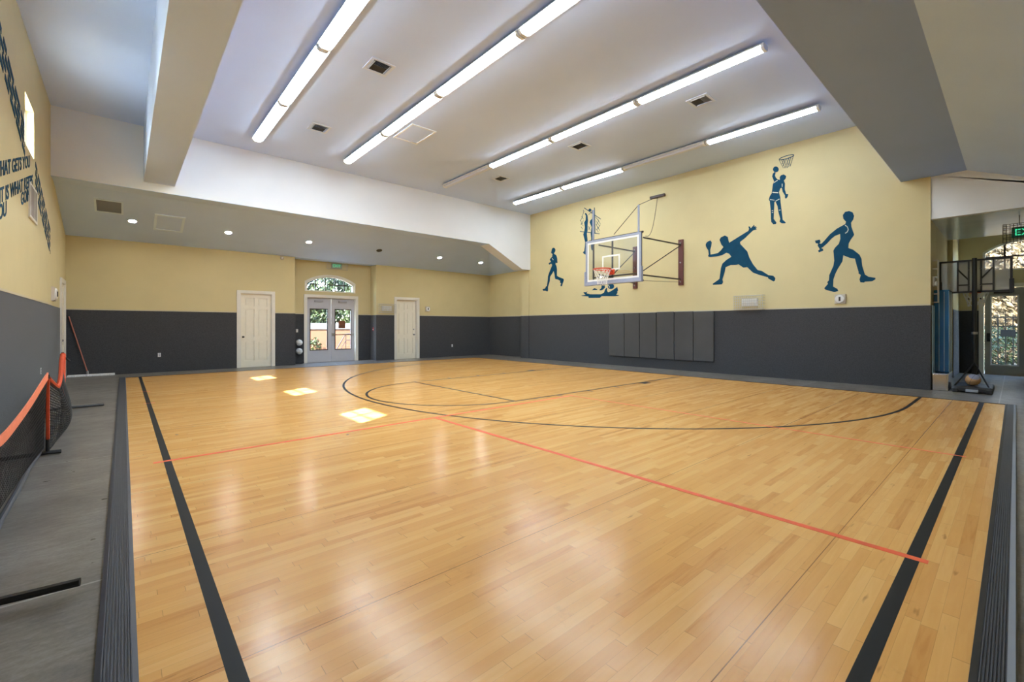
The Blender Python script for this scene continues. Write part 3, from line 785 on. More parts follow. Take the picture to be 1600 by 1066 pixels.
for i in range(nx):
    for j in range(ny): a = i*(ny+1)+j; hb.f.append((a, a+ny+1, a+ny+2, a+1))
ho = hb.build('hillside', M['hill'], fixn=False); tag(ho, 'dry brown hillside rising beyond the iron fence', 'hill', kind='structure')
shrub('hedge', 'green hedge right behind the iron fence', 'hedge', 21.0, 0.2, -0.06, (0.7, 2.0, 0.75), 3600, 0.07, 32, trunk=False)
shrub('hillside_tree', 'dry leafed tree filling the arched foyer window', 'tree', 27.5, 0.5, -0.06, (2.0, 5.5, 3.6), 5200, 0.2, 33, 'leafdry')

# ---------------------------------------------------------------- fluorescent fixtures
ZFX = 5.97
def make_fixture(lit):
    t = thing('ceiling_light', '', 'ceiling light', (0, 0, 0))
    h = 1.205
    mb().prism([(-0.118, 0.016), (-0.108, 0.034), (-0.085, 0.065), (0.085, 0.065), (0.108, 0.034), (0.118, 0.016), (0.1, 0.028), (-0.1, 0.028)], lambda u, v, w: (u, -h+w, v), 2*h).build('housing', M['white_plastic'], t)
    prof = [(-0.085, 0.027), (0.085, 0.027), (0.08, -0.005), (0.05, -0.03), (-0.05, -0.03), (-0.08, -0.005)]
    mb().prism(prof, lambda u, v, w: (u, -h+0.05+w, v), 2*h-0.1).build('diffuser', M['tube'] if lit else M['unlit'], t)
    for s in (-1, 1):
        y0 = s*h; y1 = s*(h-0.05)
        mb().prism([(-0.095, 0.03), (0.095, 0.03), (0.09, -0.01), (0.055, -0.036), (-0.055, -0.036), (-0.09, -0.01)], lambda u, v, w: (u, min(y0, y1)+w, v), 0.05).build('end_cap', M['white_plastic'], t)
        mb().tube([(0, s*0.85, 0.06), (0, s*0.85, ZC-ZFX)], 0.012, 8).build('hanger', M['wire'], t)
    b = mb()
    for x, z in ((-0.115, -0.0), (0.115, -0.0), (-0.12, 0.025), (0.12, 0.025)): b.tube([(x, -h+0.01, z), (x, h-0.01, z)], 0.0022, 4)
    for k in range(25):
        y = -h+0.04+k*(2*h-0.08)/24
        for s in (-1, 1): b.tube([(s*0.1, y, 0.035), (s*0.122, y, 0.02), (s*0.113, y, -0.005)], 0.002, 4)
    b.build('wire_guard', M['wire'], t)
    return t
fl_lit = make_fixture(True); fl_dead = make_fixture(False)
rows = [('leftmost row', 2.5), ('second row from the left', 4.74), ('third row from the left', 8.0), ('row nearest the mural wall', 11.07)]
posn = ['farthest', 'second farthest', 'third farthest', 'nearest']
dead = {(2, 0), (3, 2)}
used = {True: False, False: False}
for r_, (rn, x) in enumerate(rows):
    for k in range(4):
        lit = (r_, k) not in dead; src = fl_lit if lit else fl_dead
        o = src if not used[lit] else copy_tree(src); used[lit] = True
        o.location = (x, 12.48-1.22-2.44*k, ZFX)
        o['label'] = '%s fluorescent ceiling light, %s in the %s' % ('glowing' if lit else 'unlit', posn[k], rn)
        o['group'] = 'glowing fluorescent ceiling lights' if lit else 'unlit fluorescent ceiling lights'

# ceiling vents
def make_vent():
    t = thing('ceiling_vent', '', 'vent', (0, 0, ZC))
    f = mb()
    for q in ((-0.22, 0.22, 0.17, 0.22), (-0.22, 0.22, -0.22, -0.17), (-0.22, -0.17, -0.17, 0.17), (0.17, 0.22, -0.17, 0.17)): f.box(q[0], q[1], q[2], q[3], ZC-0.015, ZC)
    f.build('frame', M['ventwhite'], t)
    mb().box(-0.17, 0.17, -0.17, 0.17, ZC-0.004, ZC-0.001).build('throat', M['ventdark'], t)
    b = mb()
    for k in range(5):
        y = -0.03-k*0.028; b.add([(-0.12, y, ZC-0.004), (0.12, y, ZC-0.004), (0.12, y-0.024, ZC-0.022), (-0.12, y-0.024, ZC-0.022)], [(0, 1, 2, 3)])
        b.add([(-0.12, y+0.002, ZC-0.004), (0.12, y+0.002, ZC-0.004), (0.12, y-0.022, ZC-0.022), (-0.12, y-0.022, ZC-0.022)], [(3, 2, 1, 0)])
    for k in range(2):
        x = -0.14-k*0.02; b.box(x-0.003, x+0.003, -0.15, 0.15, ZC-0.02, ZC-0.004)
        x = 0.14+k*0.02; b.box(x-0.003, x+0.003, -0.15, 0.15, ZC-0.02, ZC-0.004)
    b.build('louvre', M['ventwhite'], t)
    return t
v0 = make_vent()
for i, (x, y, l) in enumerate(((3.5, 7.65, 'square ceiling vent nearest the camera, between the two left light rows'), (3.5, 10.94, 'square ceiling vent toward the back, between the two left light rows'),
        (9.05, 10.86, 'square ceiling vent beside the unlit light, farthest back on the right side'), (8.98, 7.54, 'square ceiling vent in the middle of the right side ceiling'), (9.08, 4.35, 'square ceiling vent nearest the dark bulkhead on the right'))):
    o = v0 if i == 0 else copy_tree(v0); o.location = (x, y, ZC); o['label'] = l; o['group'] = 'square ceiling vents'
# access hatch
t = thing('access_hatch', 'square white access hatch in the ceiling beside the second light row', 'hatch', (5.38, 9.75, ZC))
b = mb()
for q in ((5.05, 5.71, 9.27, 9.31), (5.05, 5.71, 10.2, 10.24), (5.05, 5.09, 9.31, 10.2), (5.67, 5.71, 9.31, 10.2)): b.box(q[0], q[1], q[2], q[3], ZC-0.02, ZC)
b.build('frame', M['white'], t); mb().box(5.09, 5.67, 9.31, 10.2, ZC-0.006, ZC-0.001).build('lid', M['ceil'], t)

# fittings on the sloping alcove ceiling
def slope_pt(x, y, off=0.0):
    s = 0.294; n = Vector((0, -s, -1)).normalized(); return Vector((x, y, zmain(y)))+n*off
def slope_prism(b, poly, off0, off1):
    n = len(poly); b.add([slope_pt(p[0], p[1], off0) for p in poly]+[slope_pt(p[0], p[1], off1) for p in poly], [tuple(range(n)), tuple(range(n, 2*n))]+[(i, (i+1) % n, n+(i+1) % n, n+i) for i in range(n)]); return b
def rect(x0, x1, y0, y1): return [(x0, y0), (x1, y0), (x1, y1), (x0, y1)]
def circ(x, y, r, n=20): return [(x+r*math.cos(2*PI*i/n), y+r*math.sin(2*PI*i/n)) for i in range(n)]
XS = [0.18, 2.36, 4.65, 7.12, 9.72, 11.83]
whr = ['glowing recessed downlight between the grille and the framed panel on the alcove ceiling', 'glowing recessed downlight above the left cream door', 'glowing recessed downlight left of the exit sign over the double doors', 'dark unlit recessed downlight right of the exit sign', 'glowing recessed downlight above the right wall clock side of the alcove', 'glowing recessed downlight farthest right on the alcove ceiling']
whr[4] = 'glowing recessed downlight fifth along, right of the unlit one'
for i, x in enumerate(XS):
    y = 15.56; p = slope_pt(x, y)
    t = thing('downlight', whr[i], 'downlight', p, 'recessed downlights in the alcove ceiling')
    b = mb(); ro = circ(x, y, 0.105); ri = circ(x, y, 0.082)
    for j in range(20): slope_prism(b, [ro[j], ro[(j+1) % 20], ri[(j+1) % 20], ri[j]], 0, 0.012)
    b.build('trim_ring', M['ventwhite'] if i != 3 else M['darkmetal'], t)
    slope_prism(mb(), circ(x, y, 0.082), 0.001, 0.006).build('lens', M['spot'] if i != 3 else M['deadspot'], t)
t = thing('return_grille', 'grey rectangular return air grille at the left of the alcove ceiling', 'vent', slope_pt(-0.28, 14.95))
b = mb()
for q in ((-0.54, -0.0, 14.62, 14.67), (-0.54, -0.0, 15.22, 15.27), (-0.54, -0.5, 14.67, 15.22), (-0.04, -0.0, 14.67, 15.22)): slope_prism(b, rect(*q), 0, 0.012)
b.build('frame', M['ventcool'], t); b = mb()
for k in range(16): slope_prism(b, rect(-0.5, -0.04, 14.675+k*0.034, 14.695+k*0.034), 0, 0.008)
b.build('louvre', M['grille'], t)
slope_prism(mb(), rect(-0.5, -0.04, 14.67, 15.22), 0.0, 0.002).build('backing', M['darkmetal'], t)
t = thing('framed_panel', 'white framed rectangular access panel on the alcove ceiling', 'panel', slope_pt(0.95, 15.45))
b = mb()
for q in ((0.62, 1.28, 15.0, 15.06), (0.62, 1.28, 15.83, 15.89), (0.62, 0.68, 15.06, 15.83), (1.22, 1.28, 15.06, 15.83)): slope_prism(b, rect(*q), 0, 0.02)
b.build('frame', M['ventcool'], t); slope_prism(mb(), rect(0.68, 1.22, 15.06, 15.83), 0, 0.004).build('panel_face', M['soffit'], t)
t = thing('smoke_detector', 'round cream smoke detector high above the left cream door', 'smoke detector', (4.13, YB, 3.7))
mb().lathe([(0.06, 0), (0.065, -0.02), (0.05, -0.045), (0.02, -0.05)], (4.13, YB, 3.72), 'y', 16).build('housing', M['beige_plastic'], t, smooth=True)
mb().lathe([(0.018, 0), (0.018, -0.01)], (4.13, YB-0.05, 3.72), 'y', 12).build('sensor', M['white_plastic'], t)

# ---------------------------------------------------------------- exit signs and caged lights
def cage_y(b, x0, x1, y0, y1, z0, z1, r=0.004, nx=12, nz=3):
    """open wire basket whose back is at y1"""
    for k in range(nx+1):
        x = x0+(x1-x0)*k/nx; b.tube([(x, y1, z1), (x, y0, z1), (x, y0, z0), (x, y1, z0)], r, 4)
    for k in range(nz+1):
        z = z0+(z1-z0)*k/nz; b.tube([(x0, y1, z), (x0, y0, z), (x1, y0, z), (x1, y1, z)], r, 4)
    return b
def emergency_light(name, label, fn, w, h, parent_loc):
    """fn(u, v, d): across, up, out of the wall; origin at the centre on the wall"""
    t = thing(name, label, 'emergency light', parent_loc)
    b = mb()
    def bx(u0, u1, v0, v1, d0, d1, b):
        c = [fn(u, v, d) for d in (d0, d1) for v in (v0, v1) for u in (u0, u1)]
        b.add(c, [(0, 1, 3, 2), (4, 6, 7, 5), (0, 4, 5, 1), (2, 3, 7, 6), (0, 2, 6, 4), (1, 5, 7, 3)]); return b
    bx(-0.2, 0.2, -0.1, 0.1, 0, 0.06, b).build('housing', M['white_plastic'], t)
    for s in (-1, 1):
        b = mb(); n = 12; r0, r1 = 0.045, 0.06
        ring = lambda r, d: [fn(s*0.1+r*math.cos(2*PI*i/n), -0.05+r*math.sin(2*PI*i/n), d) for i in range(n)]
        a = ring(0.03, 0.06)+ring(r0, 0.08)+ring(r1, 0.13)
        b.add(a, [(k*n+i, k*n+(i+1) % n, (k+1)*n+(i+1) % n, (k+1)*n+i) for k in range(2) for i in range(n)]+[tuple(2*n+i for i in range(n)), tuple(range(n))])
        b.build('lamp_head', M['trim'], t)
    b = mb(); nu, nv = 14, 5; r = 0.0055; D = 0.17
    for k in range(nu+1):
        u = -w/2+w*k/nu; b.tube([fn(u, h/2, 0), fn(u, h/2, D), fn(u, -h/2, D), fn(u, -h/2, 0)], r, 4)
    for k in range(nv+1):
        v = -h/2+h*k/nv; b.tube([fn(-w/2, v, 0), fn(-w/2, v, D), fn(w/2, v, D), fn(w/2, v, 0)], r if 0 < k < nv else 0.008, 4)
    b.build('wire_cage', M['wire'], t)
    return t
emergency_light('emergency_light', 'white emergency light in a wire cage on the mural wall under the racket player', lambda u, v, d: (XR-d, 4.83-u, 2.01+v), 0.74, 0.36, (XR, 4.83, 2.01))
emergency_light('emergency_light', 'white emergency light in a wire cage beside the right cream door', lambda u, v, d: (7.99+u, YB-d, 2.07+v), 0.68, 0.34, (7.99, YB, 2.07))
t = emergency_light('emergency_light', 'tall caged white emergency light just round the corner in the foyer', lambda u, v, d: (13.17+u*0.5, 1.184-d*0.5, 2.32+v), 0.42, 0.9, (13.17, 1.2, 2.32))

def exit_text(parent, fn, size):
    vs_, fs_ = text_mesh('EXIT', size)
    xs = [v[0] for v in vs_]; cx = (min(xs)+max(xs))/2; zs_ = [v[1] for v in vs_]; cz = (min(zs_)+max(zs_))/2
    b = mb(); b.add([fn(v[0]-cx, v[1]-cz, v[2]) for v in vs_], fs_)
    return b.build('exit_letters', M['exitgreen'], parent)
t = thing('exit_sign', 'green lit exit sign in a wire guard above the arched window and double doors', 'exit sign', (6.18, YREC, 3.68))
mb().bbox(5.98, 6.38, YREC-0.07, YREC, 3.58, 3.78, 0.01).build('housing', M['exitpanel'], t)
exit_text(t, lambda u, v, w: (6.18+u, YREC-0.073-w, 3.68+v), 0.15)
cage_y(mb(), 5.79, 6.57, YREC-0.16, YREC, 3.54, 3.8, 0.004, 14, 4).build('wire_guard', M['wire'], t)
t = thing('exit_sign', 'green lit exit sign in a grey wire cage hanging from the foyer soffit', 'exit sign', (14.0, -0.15, ZS))
mb().bbox(13.97, 14.03, -0.42, 0.06, 3.2, 3.42, 0.01).build('housing', M['exitdark'], t)
exit_text(t, lambda u, v, w: (13.967-w, -0.18-u, 3.31+v), 0.19)
mb().box(13.98, 14.02, -0.2, -0.16, 3.42, ZS).build('stem', M['blackmetal'], t)
b = mb()
for k in range(15):
    y = 0.18-k*0.05; b.tube([(13.88, y, 3.48), (13.88, y, 3.1), (14.12, y, 3.1), (14.12, y, 3.48)], 0.004, 4)
for z in (3.1, 3.2, 3.3, 3.4, 3.48): b.tube([(13.88, 0.18, z), (13.88, -0.52, z), (14.12, -0.52, z), (14.12, 0.18, z)], 0.005, 4, closed=True)
for x in (13.88, 14.12):
    for y in (-0.05, -0.15, -0.25, -0.35): b.tube([(x, y, 3.48), (x, y, ZS)], 0.005, 4)
b.build('wire_guard', M['darkmetal'], t)

# strobe/speaker units
def strobe(label, fn, loc, r=0.11):
    t = thing('alarm_strobe', label, 'alarm', loc); b = mb(); n = 20
    q = lambda pts, d: [fn(u, v, d) for u, v in pts]
    sq = [(-r, -r), (r, -r), (r, r), (-r, r)]
    b.add(q(sq, 0)+q([(u*0.93, v*0.93) for u, v in sq], 0.05), [(0, 1, 2, 3), (4, 5, 6, 7), (0, 1, 5, 4), (1, 2, 6, 5), (2, 3, 7, 6), (3, 0, 4, 7)])
    b.build('back_plate', M['beige_plastic'], t)
    b = mb(); cr = lambda rr, d: [fn(rr*math.cos(2*PI*i/n), rr*math.sin(2*PI*i/n), d) for i in range(n)]
    b.add(cr(r*0.85, 0.05)+cr(r*0.75, 0.075), [(i, (i+1) % n, n+(i+1) % n, n+i) for i in range(n)]+[tuple(range(n, 2*n))]); b.build('dome', M['white_plastic'], t)
    b = mb(); b.add(q([(-0.02, -0.05), (0.02, -0.05), (0.02, 0.05), (-0.02, 0.05)], 0.07)+q([(-0.015, -0.045), (0.015, -0.045), (0.015, 0.045), (-0.015, 0.045)], 0.09), [(0, 1, 2, 3), (4, 5, 6, 7), (0, 1, 5, 4), (1, 2, 6, 5), (2, 3, 7, 6), (3, 0, 4, 7)])
    b.build('strobe_lens', M['darkmetal'], t)
strobe('small beige alarm strobe on the mural wall under the dumbbell figure', lambda u, v, d: (XR-d, 2.79-u, 2.01+v), (XR, 2.79, 2.01), 0.115)
strobe('small beige alarm strobe on the back wall right of the right cream door', lambda u, v, d: (9.88+u, YB-d, 2.1+v), (9.88, YB, 2.1), 0.11)
strobe('round beige alarm unit on the left wall near the back corner', lambda u, v, d: (XL+d, 13.9+u*1.6, 2.06+v*1.2), (XL, 13.9, 2.06), 0.13)

def outlet(name, label, cat, fn, loc, m='white_plastic', w=0.035, h=0.058):
    t = thing(name, label, cat, loc)
    def bx(u0, u1, v0, v1, d0, d1, nm, mm):
        c = [fn(u, v, d) for d in (d0, d1) for v in (v0, v1) for u in (u0, u1)]
        mb().add(c, [(0, 1, 3, 2), (4, 6, 7, 5), (0, 4, 5, 1), (2, 3, 7, 6), (0, 2, 6, 4), (1, 5, 7, 3)]).build(nm, M[mm], t)
    bx(-w, w, -h, h, 0.012, 0.019, 'face_plate', m)
    return t, bx
for lab, fn, loc in (('white double outlet low on the dark back wall left of the cream door', lambda u, v, d: (0.8+u, YB-d, 0.5+v), (0.8, YB, 0.5)),
                     ('white double outlet low on the dark back wall right of the right cream door', lambda u, v, d: (11.15+u, YB-d, 0.48+v), (11.15, YB, 0.48)),
                     ('white outlet low on the dark left wall behind the net', lambda u, v, d: (XL+d, 11.97+u, 0.52+v), (XL, 11.97, 0.52))):
    t, bx = outlet('wall_outlet', lab, 'outlet', fn, loc); bx(-0.014, 0.014, 0.01, 0.038, 0.019, 0.022, 'socket', 'grille'); bx(-0.014, 0.014, -0.038, -0.01, 0.019, 0.022, 'socket', 'grille')
t, bx = outlet('light_switch', 'white light switch plate on the dark wall left of the double doors', 'switch', lambda u, v, d: (4.76+u, YREC-d, 1.19+v), (4.76, YREC, 1.19)); bx(-0.012, 0.012, -0.025, 0.025, 0.019, 0.026, 'rocker', 'white_plastic')
t, bx = outlet('fire_alarm_pull', 'small red fire alarm pull box beside the double doors', 'fire alarm', lambda u, v, d: (7.56-d, 17.05+u, 1.24+v), (7.56, 17.05, 1.24), 'red', 0.05, 0.065); bx(-0.03, 0.03, -0.03, 0.0, 0.019, 0.035, 'pull_handle', 'white_plastic')
